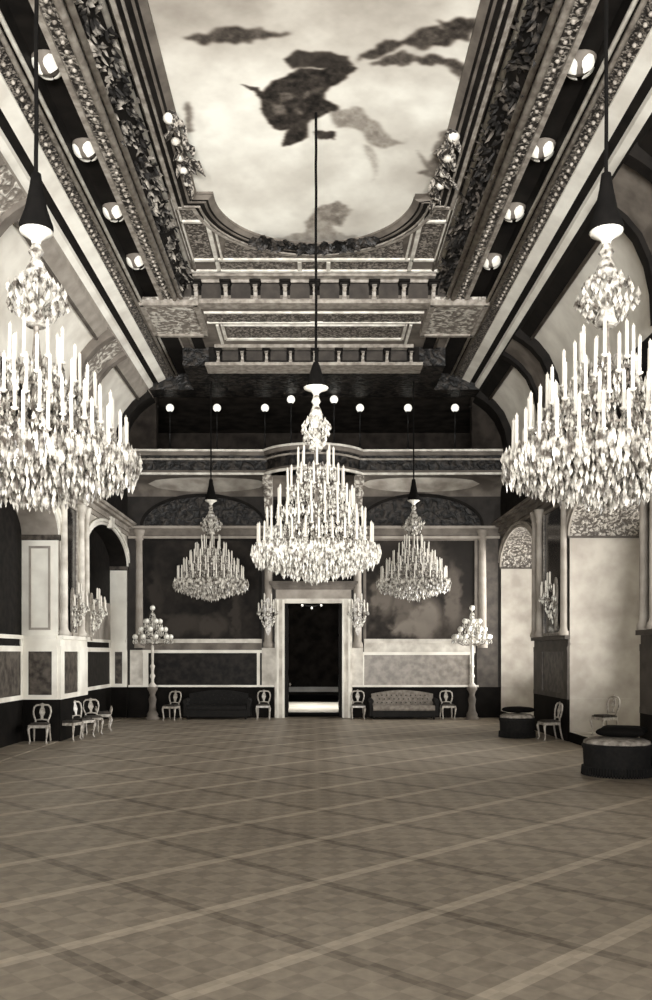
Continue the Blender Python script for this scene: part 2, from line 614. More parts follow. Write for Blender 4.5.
# windows at the back of the right-hand niches
for i, (a, b) in enumerate(NICHES_R):
    wn = MB()
    xb = WX + 2.2
    for zz in (STEP, 1.6, 3.2, 4.8, SPR):
        wn.box(xb - .06, xb + .02, a, b, zz, zz + .09)
    for k in range(5):
        yy = a + (b - a) * k / 4
        wn.box(xb - .06, xb + .02, yy - .06, yy + .06, STEP, SPR + RISE)
    wo = struct(wn.build('window_%d' % (i + 1), 'grey'))
    ap = arch_pts(a, b)
    pn = MB()
    pp = [(xb + .03, a, STEP), (xb + .03, b, STEP)] + [(xb + .03, p[0], p[1]) for p in reversed(ap)]
    pn.add(pp, [tuple(range(len(pp)))])
    pn.build('pane', 'opal', wo)

# ---- frieze wall above entablature + cove
COVE = [(6.65, 4.6), (6.65, 6.3), (6.62, 6.9), (6.5, 7.45), (6.28, 7.95), (6.0, 8.3), (5.75, 8.52), (5.5, 8.7)]
for s in (-1, 1):
    side = 'left' if s < 0 else 'right'
    fz = MB()
    fz.strip([(s * x, Y0, H(h)) for x, h in COVE[:2]], [(s * x, YE, H(h)) for x, h in COVE[:2]])
    f0 = struct(fz.build('wall_frieze_' + side, 'damask'))
    cv = MB()
    cv.strip([(s * x, Y0, H(h)) for x, h in COVE[1:]], [(s * x, 31.3, H(h)) for x, h in COVE[1:]])
    c0 = struct(cv.build('ceiling_cove_' + side, 'web', smooth=True))
    # transverse ribs over the piers, lunette hood mouldings
    for (ya, yb) in ((5.6, 9.6), (15.3, 17.2), (24.0, 25.85), (29.7, 31.28)):
        rb = MB()
        def rib(y0, y1, d):
            out = []
            for (x, h) in COVE[1:]:
                k = (6.65 - x) / 1.15
                out.append((s * (x - d * (1 - .3 * k)), H(h - d * (.25 + .75 * k))))
            rb.strip([(x, y0, z) for x, z in out], [(x, y1, z) for x, z in out])
            inn = [(s * x, H(h)) for x, h in COVE[1:]]
            for yy in (y0, y1):
                rb.strip([(x, yy, z) for x, z in out], [(x, yy, z) for x, z in inn])
        rib(ya, ya + .28, .22)
        rib(yb - .28, yb, .22)
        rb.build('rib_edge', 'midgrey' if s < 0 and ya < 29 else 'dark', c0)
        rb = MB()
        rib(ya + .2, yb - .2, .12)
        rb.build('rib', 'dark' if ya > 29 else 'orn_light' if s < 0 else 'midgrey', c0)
    # grey moulding under the cornice, on the cove
    mg = MB()
    mg.prism([(s * 5.46, H(8.86)), (s * 5.52, H(8.62)), (s * 5.8, H(8.38)), (s * 5.86, H(8.5)), (s * 5.5, H(8.9))], 'y', Y0, 31.2)
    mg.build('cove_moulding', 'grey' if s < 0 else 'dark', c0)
    mg = MB()
    mg.tube([(s * 5.80, Y0, H(8.38)), (s * 5.80, 31.2, H(8.38))], .045)
    mg.build('cove_bead', 'midgrey' if s < 0 else 'midgrey', c0, smooth=True)

# ------------------------------------------------------------------ ceiling: longitudinal mouldings
YC = 30.8
CE = struct(MB().box(-5.6, 5.6, Y0, YC, H(10.3), H(10.4)).build('ceiling', 'dark'))
def longi(name, poly, m, y1, s, smooth=False):
    b = MB()
    b.prism([(s * x, H(h)) for x, h in poly], 'y', Y0, y1)
    return b.build(name, m, CE, smooth=smooth)
def long_tube(name, x, h, r, m, y1, s):
    b = MB()
    b.tube([(s * x, Y0, H(h)), (s * x, y1, H(h))], r, 10)
    return b.build(name, m, CE, smooth=True)
for s in (-1, 1):
    longi('crown_fascia', [(5.56, 8.72), (5.36, 8.86), (5.34, 9.02), (5.5, 9.3), (5.6, 9.3)], 'plaster', YC, s)
    longi('cavetto', [(5.5, 8.9), (5.5, 9.3), (5.1, 9.3), (5.12, 9.05)], 'dark', YC, s)
    longi('fascia', [(5.17, 8.98), (5.14, 9.3), (4.9, 9.3), (4.93, 9.1)], 'plaster', YC, s)
    longi('ornament_band', [(4.95, 9.12), (4.95, 9.4), (4.68, 9.4), (4.68, 9.22)], 'orn_fine', YC, s)
    long_tube('fillet_moulding', 4.66, 9.20, .045, 'fillet2', YC, s)
    long_tube('fillet_moulding', 4.55, 9.24, .04, 'fillet', YC, s)
    longi('recess_ground', [(4.62, 9.24), (4.62, 9.6), (3.98, 9.6), (3.98, 9.55), (4.52, 9.55), (4.55, 9.26)], 'dark', YC, s)
    longi('fillet_moulding', [(4.06, 9.28), (4.06, 9.6), (3.96, 9.6), (3.96, 9.28)], 'fillet2', YC, s)
    longi('ornament_rib', [(3.97, 9.34), (3.97, 9.6), (3.6, 9.6), (3.6, 9.34)], 'orn', YC, s)
    long_tube('fillet_moulding', 3.66, 9.32, .07, 'fillet2', YC, s)
    long_tube('fillet_moulding', 3.52, 9.36, .06, 'fillet2', 23.9, s)
    longi('foliage_ground', [(3.58, 9.36), (3.6, 9.9), (3.28, 10.25), (3.22, 10.02)], 'dark', 23.9, s)
    long_tube('fillet_moulding', 3.27, 9.98, .075, 'fillet', 23.4, s)
    long_tube('fillet_moulding', 3.10, 9.98, .05, 'fillet2', 23.4, s)
    longi('dark_frieze', [(3.24, 10.02), (3.24, 10.25), (2.8, 10.25), (2.8, 10.02)], 'dark', 20.1, s)
    # beading along the ornament rib
    bd = MB()
    y = 12.0
    while y < 23.7:
        bd.ball((s * 3.84, y, H(9.34)), .042, 6, 4)
        bd.ball((s * 4.82, y, H(9.14)), .038, 6, 4)
        y += .22
    bd.build('bead_row', 'fillet2', CE, smooth=True)
    # stucco foliage on the sloping band
    lf = MB()
    rnd = random.Random(11 + s)
    for k in range(620):
        y = rnd.uniform(9.0, 23.8)
        t = rnd.random()
        x, h = 3.56 - .3 * t, 9.4 + .58 * t
        d = (rnd.uniform(-.3, .3) * 1, rnd.choice((-1, 1)) * rnd.uniform(.3, 1), rnd.uniform(-.8, .8))
        lf.leaf((s * x, y, H(h)), d, (-s * .9, 0, -.42), rnd.uniform(.1, .22), rnd.uniform(.03, .07), rnd.uniform(.04, .1))
    o = lf.build('stucco_foliage', mat('stucco_leaf_tint_%s' % ('left' if s < 0 else 'right'), 165 if s < 0 else 96, .7, .2, 3.0, v2=24, lo=.48, hi=.66), CE)  # same stucco, left side coloured as lit, right side as shaded
    o['kind'] = 'stuff'

# ---- ceiling: painting surround with the half-round end
HP = 10.05                       # painting plane above the eye
yc_arc, RA = 19.82, 2.2
HS = 9.99                        # surround plane
# spandrel surface between the arc and the transverse band
sp = MB()
arc = [(RA * math.cos(PI * k / 40), yc_arc + RA * math.sin(PI * k / 40)) for k in range(41)]
poly_top = [(3.3 * math.cos(PI * k / 40) / max(abs(math.cos(PI * k / 40)), abs(math.sin(PI * k / 40))), 0) for k in range(41)]
outer = []
for k in range(41):
    a = PI * k / 40
    c, sn = math.cos(a), math.sin(a)
    q = min(3.2 / max(abs(c), 1e-6), 3.75 / max(sn, 1e-6))
    outer.append((q * c, yc_arc + q * sn))
sp.strip([(x, y, H(HS)) for x, y in arc], [(x, y, H(HS)) for x, y in outer])
for s in (-1, 1):
    sp.add([(s * RA, yc_arc - .25, H(HS)), (s * 3.2, yc_arc - .25, H(HS)), (s * 3.2, yc_arc, H(HS)), (s * RA, yc_arc, H(HS))], [(0, 1, 2, 3)])
sp.build('spandrel_ground', 'midgrey', CE)
# frame mouldings: side runs, return, arc
def frame_path(off):
    """line of the painting frame, off = distance outwards from the canvas edge"""
    p = []
    xs = 2.56 + off
    yr = yc_arc - .22 + off
    p.append((-xs, Y0)); p.append((-xs, yr)); p.append((-(RA + off), yr))
    for k in range(41):
        a = PI - PI * k / 40
        p.append(((RA + off) * math.cos(a), max(yr, yc_arc + (RA + off) * math.sin(a))))
    p.append((xs, yr)); p.append((xs, Y0))
    return p
def frame_band(name, o0, o1, h0, h1, m):
    a, b = frame_path(o0), frame_path(o1)
    mb = MB()
    A0 = [(x, y, H(h0)) for x, y in a]; B0 = [(x, y, H(h1)) for x, y in b]
    A1 = [(x, y, H(10.12)) for x, y in a]; B1 = [(x, y, H(10.12)) for x, y in b]
    mb.strip(A0, B0); mb.strip(A0, A1); mb.strip(B0, B1)
    return mb.build(name, m, CE)
frame_band('frame_moulding', 0.0, .12, 10.0, 9.93, 'midgrey')
frame_band('frame_moulding', .12, .17, 9.93, 9.92, 'dark')
frame_band('frame_moulding', .17, .22, 9.90, 9.90, 'midgrey')
frame_band('frame_moulding', .22, .32, 9.92, 9.90, 'dark')
frame_band('frame_moulding', .32, .37, 9.86, 9.88, 'fillet2')
frame_band('frame_moulding', .37, .47, 9.93, 9.95, 'dark')
frame_band('frame_moulding', .47, .55, 9.92, 9.92, 'fillet2')
# spandrel panel bars and ornament grounds
HB = HS - .05
bars = MB()
def cb(x0, x1, y0, y1, m=bars, h=HB):
    m.box(x0, x1, y0, y1, H(h), H(HS + .02))
for s in (-1, 1):
    cb(s * 2.42, s * 2.52, 20.0, 23.5)
    cb(s * 3.04, s * 3.14, 19.7, 22.9)
    cb(s * 2.48, s * 3.1, 20.75, 20.83)
    cb(s * 2.48, s * 3.14, 22.78, 22.88)
    cb(s * 2.3, s * 2.35, 21.3, 22.75)
    cb(s * .32, s * .42, 22.92, 23.42)
cb(-2.45, 2.45, 22.76, 22.86)
cb(-3.3, 3.3, 23.44, 23.54)
bars.build('panel_moulding', 'fillet', CE)
og = MB()
for s in (-1, 1):
    og.box(s * 2.56, s * 3.0, 20.9, 22.7, H(HS - .02), H(HS))
    og.box(s * 2.56, s * 3.0, 19.75, 20.7, H(HS - .02), H(HS))
    og.box(s * .5, s * 2.38, 22.95, 23.38, H(HS - .02), H(HS))
    ap = [(RA + .55) * math.cos(PI / 2 - s * 0 + (-s) * q) for q in (0,)]
    tri = []
    for k in range(9):
        a = R(78 - 52 * k / 8)
        tri.append((s * (RA + .52) * math.cos(a), yc_arc + (RA + .52) * math.sin(a)))
    tri = [p for p in tri if abs(p[0]) < 2.26 and p[1] < 22.68] + [(s * 2.27, 22.7), (s * .9, 22.7)]
    og.prism(tri, 'z', H(HS - .02), H(HS))
og.box(-.28, .28, 22.95, 23.38, H(HS - .02), H(HS))
og.build('scroll_panel', 'orn_panel', CE)
gl_ = MB()
rnd = random.Random(21)
for k in range(150):
    a = R(90 + rnd.uniform(-38, 38))
    r = RA + rnd.uniform(-.16, .14)
    gl_.leaf((r * math.cos(a), yc_arc + r * math.sin(a), H(9.94)), (rnd.choice((-1, 1)), rnd.uniform(-.6, .6), 0), (0, -.2, -1), rnd.uniform(.14, .3), rnd.uniform(.05, .09), rnd.uniform(.06, .14))
o = gl_.build('leaf_garland', 'orn_dark', CE)
o['kind'] = 'stuff'

# transverse drop with brackets (z about 23.7), soffit, second drop, end beam
tr = MB()
tr.box(-3.5, 3.5, 23.92, 24.15, H(9.28), H(10.2))
tr.build('bracket_face', 'dark', CE)
tr = MB()
tr.box(-3.62, 3.62, 23.76, 24.16, H(9.24), H(9.34))
tr.box(-3.2, 3.2, 23.62, 23.95, H(9.9), H(10.05))
tr.tube([(-3.4, 23.85, H(9.86)), (3.4, 23.85, H(9.86))], .05)
tr.build('transverse_moulding', 'fillet2', CE)
tr = MB()
tr.box(-4.0, 4.0, 23.9, 27.4, H(9.3), H(9.5))
tr.build('soffit_band', 'midgrey', CE)
tr = MB()
tr.box(-2.95, -.1, 24.6, 25.2, H(9.27), H(9.31)); tr.box(.25, 2.95, 24.6, 25.2, H(9.27), H(9.31))
tr.box(-2.5, 2.5, 25.6, 26.45, H(9.27), H(9.31))
tr.build('scroll_panel', 'orn_panel', CE)
tr = MB()
for (y0, y1) in ((24.5, 24.56), (25.24, 25.3), (25.45, 25.5), (26.55, 26.68)):
    tr.box(-3.0 if y0 < 25.3 else -2.6, 3.0 if y0 < 25.3 else 2.6, y0, y1, H(9.25), H(9.31))
for s in (-1, 1):
    tr.box(s * 2.56, s * 2.64, 25.45, 26.6, H(9.25), H(9.31))
    tr.box(s * 2.7, s * 2.78, 25.45, 27.0, H(9.25), H(9.31))
tr.build('panel_moulding', 'fillet', CE)
for s in (-1, 1):                 # the pale square panels where the ribs cross
    MB().box(s * 3.12, s * 4.56, 23.75, 26.0, H(9.2), H(9.4)).build('crossing_panel', 'orn_light', CE)
    q = MB()
    for (x0, x1, y0, y1) in ((3.08, 4.6, 23.68, 23.8), (3.08, 4.6, 25.95, 26.1), (3.06, 3.18, 23.7, 26.05), (4.5, 4.62, 23.7, 26.05)):
        q.box(s * x0, s * x1, y0, y1, H(9.15), H(9.3))
    q.build('panel_moulding', 'fillet2', CE)
tr = MB()
tr.box(-3.2, 3.2, 27.35, 27.6, H(8.8), H(9.4))
tr.build('bracket_face', 'dark', CE)
tr = MB()
tr.box(-3.3, 3.3, 27.22, 28.05, H(8.71), H(8.8))
tr.box(-3.0, 3.0, 27.1, 27.4, H(9.2), H(9.3))
tr.build('transverse_moulding', 'fillet2', CE)
tr = MB()
tr.box(-4.0, 4.0, 27.4, YC, H(8.75), H(9.5))
tr.box(-5.6, -4.0, 29.9, YC, H(8.75), H(9.5)); tr.box(4.0, 5.6, 29.9, YC, H(8.75), H(9.5))
tr.build('end_beam', 'orn_dark', CE)
# scroll brackets in two rows
bk0 = None
def bracket(loc, k):
    global bk0
    if bk0 is None:
        b = MB()
        prof = [(0, 0), (-.28, 0), (-.34, -.06), (-.30, -.16), (-.18, -.22), (-.13, -.36), (-.17, -.46), (-.12, -.55), (0, -.56)]
        b.prism(prof, 'x', -.06, .06)
        b.tube([(-.075, -.29, -.08), (.075, -.29, -.08)], .06, 8)
        b.tube([(-.075, -.13, -.46), (.075, -.13, -.46)], .06, 8)
        b.ball((0, -.26, -.2), .07, 8, 6)
        bk0 = b.build('scroll_bracket', 'fillet2', CE)
        o = bk0
    else:
        o = bk0.copy()
        COL.objects.link(o)
    o.location = loc
    o.scale = (k, k, k)
for k in range(9):
    bracket(((k - 4) * .785 + .02, 23.92, H(9.74)), .82)
for k in range(9):
    bracket(((k - 4) * .73 + .02, 27.35, H(9.14)), .66)
cap0 = None
for k in range(18):
    q = k % 9 - 4
    loc = (q * .785 + .02, 23.92, H(9.75)) if k < 9 else (q * .73 + .02, 27.35, H(9.14))
    if cap0 is None:
        cap0 = MB().box(-.15, .15, -.34, 0, 0, .06).box(-.12, .12, -.28, 0, -.1, 0).build('bracket_cap', 'dark', CE)
        o = cap0
    else:
        o = cap0.copy()
        COL.objects.link(o)
    o.location = loc
    o.scale = (.8, .8, .8) if k >= 9 else (1, 1, 1)
bg = MB()
for k in range(10):
    xx = (k - 5) * .785 + .02 + .39
    bg.box(xx - .26, xx + .26, 23.89, 23.93, H(9.42), H(9.8))
    xx = (k - 5) * .73 + .02 + .36
    if abs(xx) < 2.9:
        bg.box(xx - .24, xx + .24, 27.32, 27.36, H(8.88), H(9.16))
bg.build('bracket_panel', mat('dim_sunk_panel', 60, .7, .2, 3), CE)
# dark coffers beside the crossing panels
cf = MB()
for s in (-1, 1):
    for (x0, x1) in ((3.3, 3.62), (4.0, 4.5)):
        cf.box(s * x0, s * x1, 26.2, 29.8, H(9.26), H(9.33))
cf.build('coffer_ground', 'dark', CE)

# ceiling rosettes
RG = 'plaster rosettes in the dark ceiling bands'
rl = {14.5: 'nearest and dimmest', 16.94: 'second', 19.33: 'third', 21.75: 'farthest'}
ros0 = None
for s in (-1, 1):
    sd = 'left' if s < 0 else 'right'
    for yy in (14.5, 16.94, 19.33, 21.75):
        lab = {14.5: 'white plaster rosette highest up in the %s dark ceiling band, nearest the viewer',
               16.94: 'white plaster rosette in the %s ceiling band, second from the viewer',
               19.33: 'white plaster rosette in the %s ceiling band, third from the viewer',
               21.75: 'white plaster rosette in the %s ceiling band, last before the pale square panel'}[yy] % sd
        loc = (s * 4.28, yy, H(9.52))
        if ros0 is None:
            ros0 = thing('ceiling_rosette', lab, 'rosette', loc, 0, RG)
            b = MB()
            b.lathe([(.27, .04), (.27, .0), (.23, -.03), (.19, -.11), (.1, -.17), (.0001, -.19)], (0, 0, 0), 20)
            b.build('boss', 'midgrey', ros0, smooth=True)
            for k in range(4):
                b = MB()
                c_ = k * PI / 2 + .5
                vs_, fs_ = [], []
                for i_ in range(6):
                    e_ = R(4 + 66 * i_ / 5)
                    w_ = .62 * math.sin(PI * (.12 + .8 * i_ / 5))
                    for j_ in range(5):
                        a_ = c_ + w_ * (j_ / 2 - 1)
                        rr_ = .255 + .012 * math.cos(PI * (j_ / 4 - .5))
                        vs_.append((rr_ * math.cos(e_) * math.cos(a_), rr_ * math.cos(e_) * math.sin(a_), -.235 * math.sin(e_) - .01))
                for i_ in range(5):
                    for j_ in range(4):
                        fs_.append((i_ * 5 + j_, i_ * 5 + j_ + 1, i_ * 5 + j_ + 6, i_ * 5 + j_ + 5))
                b.add(vs_, fs_)
                b.build('petal', 'white', ros0, smooth=True)
        else:
            dup(ros0, loc, 0, lab, RG)

# ---- the ceiling painting (a canvas of coloured points)
def fbm(x, y, seed, octs=5):
    rng = np.random.RandomState(seed)
    out = np.zeros_like(x)
    amp, tot, f = 1.0, 0.0, 1.0
    for _ in range(octs):
        g = rng.rand(64, 64)
        xi, yi = x * f, y * f
        x0, y0 = np.floor(xi).astype(int), np.floor(yi).astype(int)
        fx, fy = xi - x0, yi - y0
        fx, fy = fx * fx * (3 - 2 * fx), fy * fy * (3 - 2 * fy)
        def G(a, b):
            return g[a % 64, b % 64]
        out += amp * ((G(x0, y0) * (1 - fx) + G(x0 + 1, y0) * fx) * (1 - fy) + (G(x0, y0 + 1) * (1 - fx) + G(x0 + 1, y0 + 1) * fx) * fy)
        tot += amp
        amp *= .55
        f *= 2.03
    return out / tot

def inpoly(px, py, poly):
    ins = np.zeros(px.shape, bool)
    n = len(poly)
    for i in range(n):
        x1, y1 = poly[i]
        x2, y2 = poly[(i + 1) % n]
        c = ((y1 > py) != (y2 > py)) & (px < (x2 - x1) * (py - y1) / (y2 - y1 + 1e-9) + x1)
        ins ^= c
    return ins

def tone_arr(v):
    t = np.clip(v, 0, 255) / 255.0
    def L(c):
        return np.where(c <= .04045, c / 12.92, ((c + .055) / 1.055) ** 2.4)
    return np.stack([L(t), L(t * (.885 + .108 * t)), L(t * (.785 + .165 * t)), np.ones_like(t)], -1)

def blur(a, n=1):
    for _ in range(n):
        p = np.pad(a, 1, mode='edge')
        a = (p[:-2, 1:-1] + p[2:, 1:-1] + p[1:-1, :-2] + p[1:-1, 2:] + 2 * p[1:-1, 1:-1]) / 6
    return a

def canvas(name, P0, U, V, nu, nv, val, parent=None):
    """grid of nu x nv points P0 + u U + v V, coloured by val[v,u] (print tone)"""
    P0, U, V = np.array(P0, float), np.array(U, float), np.array(V, float)
    uu, vv = np.meshgrid(np.linspace(0, 1, nu), np.linspace(0, 1, nv))
    pts = P0 + uu[..., None] * U + vv[..., None] * V
    idx = np.arange(nu * nv).reshape(nv, nu)
    faces = np.stack([idx[:-1, :-1], idx[:-1, 1:], idx[1:, 1:], idx[1:, :-1]], -1).reshape(-1, 4)
    me = bpy.data.meshes.new(name)
    me.from_pydata(pts.reshape(-1, 3).tolist(), [], faces.tolist())
    ca = me.color_attributes.new('paint', 'FLOAT_COLOR', 'POINT')
    ca.data.foreach_set('color', tone_arr(val).reshape(-1).astype(np.float32))
    me.materials.append(M['canvas'])
    o = bpy.data.objects.new(name, me)
    COL.objects.link(o)
    if parent:
        o.parent = parent
    return o

def ceiling_picture():
    nu, nv = 230, 620
    xa, xb, ya, yb = -2.75, 2.75, 12.2, 22.1
    X, Y = np.meshgrid(np.linspace(xa, xb, nu), np.linspace(ya, yb, nv))
    # the design is set out in the 220x220 field in which it was measured
    u = ((314 + X * F / Y) - 220) * 2.964
    v = ((653 - HP * F / Y) - 20) * 2.964
    wx = (fbm(u / 45, v / 45, 3) - .5) * 46
    wy = (fbm(u / 45, v / 45, 4) - .5) * 46
    u2, v2 = u + wx, v + wy
    n1 = fbm(u / 210 + 3, v / 120 + 5, 1)
    n2 = fbm(u / 60 + 9, v / 45 + 2, 2)
    n3 = fbm(u / 16, v / 12, 8)
    val = 230 + (n1 - .5) * 70 + (n2 - .5) * 26
    val -= np.clip((200 - v) / 200, 0, 1.2) * 42 * (1 - np.clip((u - 420) / 250, 0, 1) * .5)
    val = np.minimum(val, 250)
    def put(poly, tone_, soft=2, warp=1.0, mix=1.0, var=40):
        nonlocal val
        mk = inpoly(u + wx * warp, v + wy * warp, poly).astype(float)
        mk = np.clip(blur(mk, soft * 2) * mix * (.86 + .5 * (n2 - .35)), 0, 1)
        val = val * (1 - mk) + (tone_ + (n3 - .5) * var * 2 + (n2 - .5) * var) * mk
    put([(0, 30), (140, 26), (215, 30), (130, 52), (60, 72), (-60, 70), (-120, 40)], 66, 4)
    put([(400, 128), (440, 85), (480, 52), (540, 60), (600, 30), (700, 10), (760, 20), (690, 60), (620, 88), (540, 72), (500, 98), (450, 112)], 62, 3)
    put([(440, 128), (520, 98), (600, 105), (700, 112), (740, 150), (720, 180), (680, 135), (560, 128), (470, 138)], 78, 3)
    put([(640, 0), (760, 0), (740, 60), (690, 50)], 60, 3)
    put([(330, 262), (400, 268), (470, 310), (500, 350), (560, 352), (485, 378), (440, 345), (400, 312), (335, 305)], 150, 4)
    put([(420, 360), (450, 360), (470, 420), (455, 470), (440, 420)], 186, 4)
    put([(245, 605), (290, 560), (350, 540), (392, 565), (370, 600), (310, 620), (255, 650)], 142, 4, var=60)
    put([(170, 640), (230, 640), (300, 600), (420, 640), (420, 700), (170, 700)], 165, 4)
    put([(585, 395), (620, 425), (665, 395), (680, 470), (600, 465), (585, 455), (620, 445)], 118, 3)
    put([(650, 330), (700, 300), (700, 420), (640, 420)], 130, 3)
    put([(-110, 250), (-90, 240), (-80, 330), (-100, 340)], 120, 3)
    put([(280, 330), (335, 325), (330, 355), (285, 360)], 46, 2)
    body = [(100, 200), (122, 214), (160, 180), (240, 145), (300, 145), (350, 120), (402, 145), (335, 195), (308, 218), (305, 238), (348, 255), (338, 275), (290, 288), (266, 305),
            (258, 350), (230, 366), (185, 380), (198, 340), (203, 325), (165, 320), (130, 282), (117, 240)]
    put(body, 38, 2, .55, var=44)
    put([(192, 118), (235, 88), (320, 97), (380, 108), (394, 138), (330, 140), (260, 142), (215, 148)], 48, 2, .5, var=18)
    for q in ([(165, 215), (215, 205), (225, 222), (180, 235)], [(235, 215), (290, 195), (300, 208), (245, 232)], [(160, 250), (190, 240), (200, 275), (175, 285)], [(225, 270), (250, 262), (255, 290), (232, 295)]):
        put(q, 120, 3, 1.2, .85, 50)
    put([(60, 190), (112, 200), (118, 212), (95, 208)], 60, 1, .2)
    return canvas('ceiling_painting', (xa, ya, H(HP)), (xb - xa, 0, 0), (0, yb - ya, 0), nu, nv, val)
cp = ceiling_picture()
tag(cp, 'large pale sky ceiling painting with dark flying figures and a rounded far end', 'painting')

# stucco figure clusters where the painting edge is broken
def cartouche(x, y, s, label):
    t = None
    rnd = random.Random(5)
    b = MB()
    for k in range(26):
        yy = rnd.uniform(-1.5, 1.5)
        xx = rnd.uniform(-.16, .16) * (1.3 - abs(yy) * .5)
        b.leaf((xx, yy, 0), (rnd.uniform(-1, 1), rnd.uniform(-1, 1), -.1), (0, 0, -1), rnd.uniform(.15, .38), rnd.uniform(.06, .12), rnd.uniform(.08, .2))
    t = b.build('stucco_cartouche', 'orn', CE, loc=(x, y, H(9.96)))
    b = MB()
    for (yy, r) in ((-1.1, .12), (-.35, .09), (.2, .10), (.7, .09), (1.2, .07)):
        MB().ball((s * .05, yy, -.1), r, 10, 7, .8).build('shell_boss', 'fillet', t, smooth=True)
cartouche(-2.62, 17.7, -1, '')
cartouche(2.62, 18.3, 1, '')

# ------------------------------------------------------------------ far end wall
we = MB()
DX0, DX1, DH = -1.03, 1.0, 4.12  # door opening
we.box(-8.9, DX0, YE, YE + .4, 0, H(6.2))
we.box(DX1, 8.9, YE, YE + .4, 0, H(6.2))
we.box(DX0, DX1, YE, YE + .4, DH, H(6.2))
wall_e = struct(we.build('wall_far', mat('dark_wall_ground', 44, .7, .2, 3)))
def epart(name, m, boxes, smooth=False):
    b = MB()
    for q in boxes:
        b.box(*q)
    return b.build(name, m, wall_e, smooth=smooth)
def PX(x):
    return (x - 314) / 28.04
def PZ(y):
    return 2.3 - (y - 653) / 28.04
fY = YE
epart('wainscot', 'darker', [(-8.9, PX(274), fY - .05, fY, 0, DB), (PX(352), 6.65, fY - .05, fY, 0, DB)])
epart('dado_ledge', 'plaster', [(-6.6, PX(274), fY - .12, fY, DB, DB + .07), (PX(352), 5.85, fY - .12, fY, DB, DB + .07)])
epart('dado_rail', 'stone', [(-6.1, PX(262), fY - .16, fY, PZ(643), PZ(639)), (PX(364), 5.75, fY - .16, fY, PZ(643), PZ(639))])
epart('dado_frieze', 'midgrey', [(-6.1, PX(262), fY - .06, fY, PZ(650), PZ(643))])
epart('dado_frieze', 'stone', [(PX(364), 5.75, fY - .06, fY, PZ(653), PZ(643))])
epart('dado_frame', 'plaster', [(-6.1, PX(263), fY - .09, fY, PZ(653), PZ(650)), (-6.09, -5.9, fY - .083, fY, DB + .01, PZ(650.5)), (PX(257), PX(260), fY - .083, fY, DB + .01, PZ(650.5)),
                               (PX(362), 5.7, fY - .09, fY, PZ(655), PZ(652)), (PX(362.1), PX(364), fY - .083, fY, DB + .01, PZ(652.5)), (5.55, 5.69, fY - .083, fY, DB + .01, PZ(652.5))])
epart('dado_panel', 'marble_black', [(-5.9, PX(257), fY - .04, fY, DB + .07, PZ(653))])
epart('dado_panel', 'marble_lit', [(PX(364), 5.55, fY - .04, fY, DB + .07, PZ(655))])
epart('pilaster_base', 'stone', [(PX(262), PX(275), fY - .1, fY, DB, PZ(648)), (PX(352), PX(363), fY - .1, fY, DB, PZ(648)), (-6.55, -6.1, fY - .06, fY, DB, PZ(650))])
epart('corner_strip', 'pier', [(5.8, 6.55, fY - .07, fY, DB, PZ(530))])
for (xx, m) in ((PX(268.5), 'grey'), (PX(357.5), 'grey'), (PX(140), 'grey'), (PX(482), 'grey')):
    b = MB()
    r = .15
    b.lathe([(r * 1.3, PZ(648)), (r * 1.3, PZ(644)), (r, PZ(641)), (r * .98, PZ(600)), (r * .86, PZ(541)), (r * 1.1, PZ(540)), (r * .9, PZ(538)), (r * 1.4, PZ(532)), (r * 1.4, PZ(530))], (xx, fY - .06, 0), 14)
    b.build('column', m, wall_e, smooth=True)
# frieze band over the paintings
epart('frieze', 'midgrey', [(-6.6, PX(275), fY - .12, fY, PZ(536), PZ(529)), (PX(352), 6.6, fY - .12, fY, PZ(536), PZ(529))])
epart('frieze_moulding', 'grey', [(-6.6, PX(275), fY - .2, fY, PZ(529), PZ(526.5)), (PX(352), 6.6, fY - .2, fY, PZ(529), PZ(526.5)), (-6.6, PX(275), fY - .16, fY, PZ(539), PZ(536.5)), (PX(352), 6.6, fY - .16, fY, PZ(539), PZ(536.5))])
epart('frieze', 'damask', [(-1.45, 1.4, fY - .05, fY, PZ(584), PZ(500))])
# lunette arches and their painted fields
for s in (-1, 1):
    cx = -3.95 if s < 0 else 3.8
    b = MB()
    for k in range(24):
        a0, a1 = PI * k / 24, PI * (k + 1) / 24
        for (rx, rz, th) in ((2.15, 1.05, .1),):
            q = [(cx + rx * math.cos(a), PZ(526) + rz * math.sin(a)) for a in (a0, a1)]
            q2 = [(cx + (rx + th) * math.cos(a), PZ(526) + (rz + th) * math.sin(a)) for a in (a0, a1)]
            b.add([(q[0][0], fY - .08, q[0][1]), (q[1][0], fY - .08, q[1][1]), (q2[1][0], fY - .08, q2[1][1]), (q2[0][0], fY - .08, q2[0][1]),
                   (q[0][0], fY, q[0][1]), (q[1][0], fY, q[1][1]), (q2[1][0], fY, q2[1][1]), (q2[0][0], fY, q2[0][1])], [(0, 1, 2, 3), (0, 1, 5, 4), (2, 3, 7, 6)])
    b.build('lunette_arch', 'dark', wall_e)
    b = MB()
    pts = [(cx + 2.13 * math.cos(PI * k / 24), fY - .03, PZ(526) + 1.03 * math.sin(PI * k / 24)) for k in range(25)]
    b.add(pts, [tuple(range(25))])
    b.build('lunette_field', 'orn_dark', wall_e)

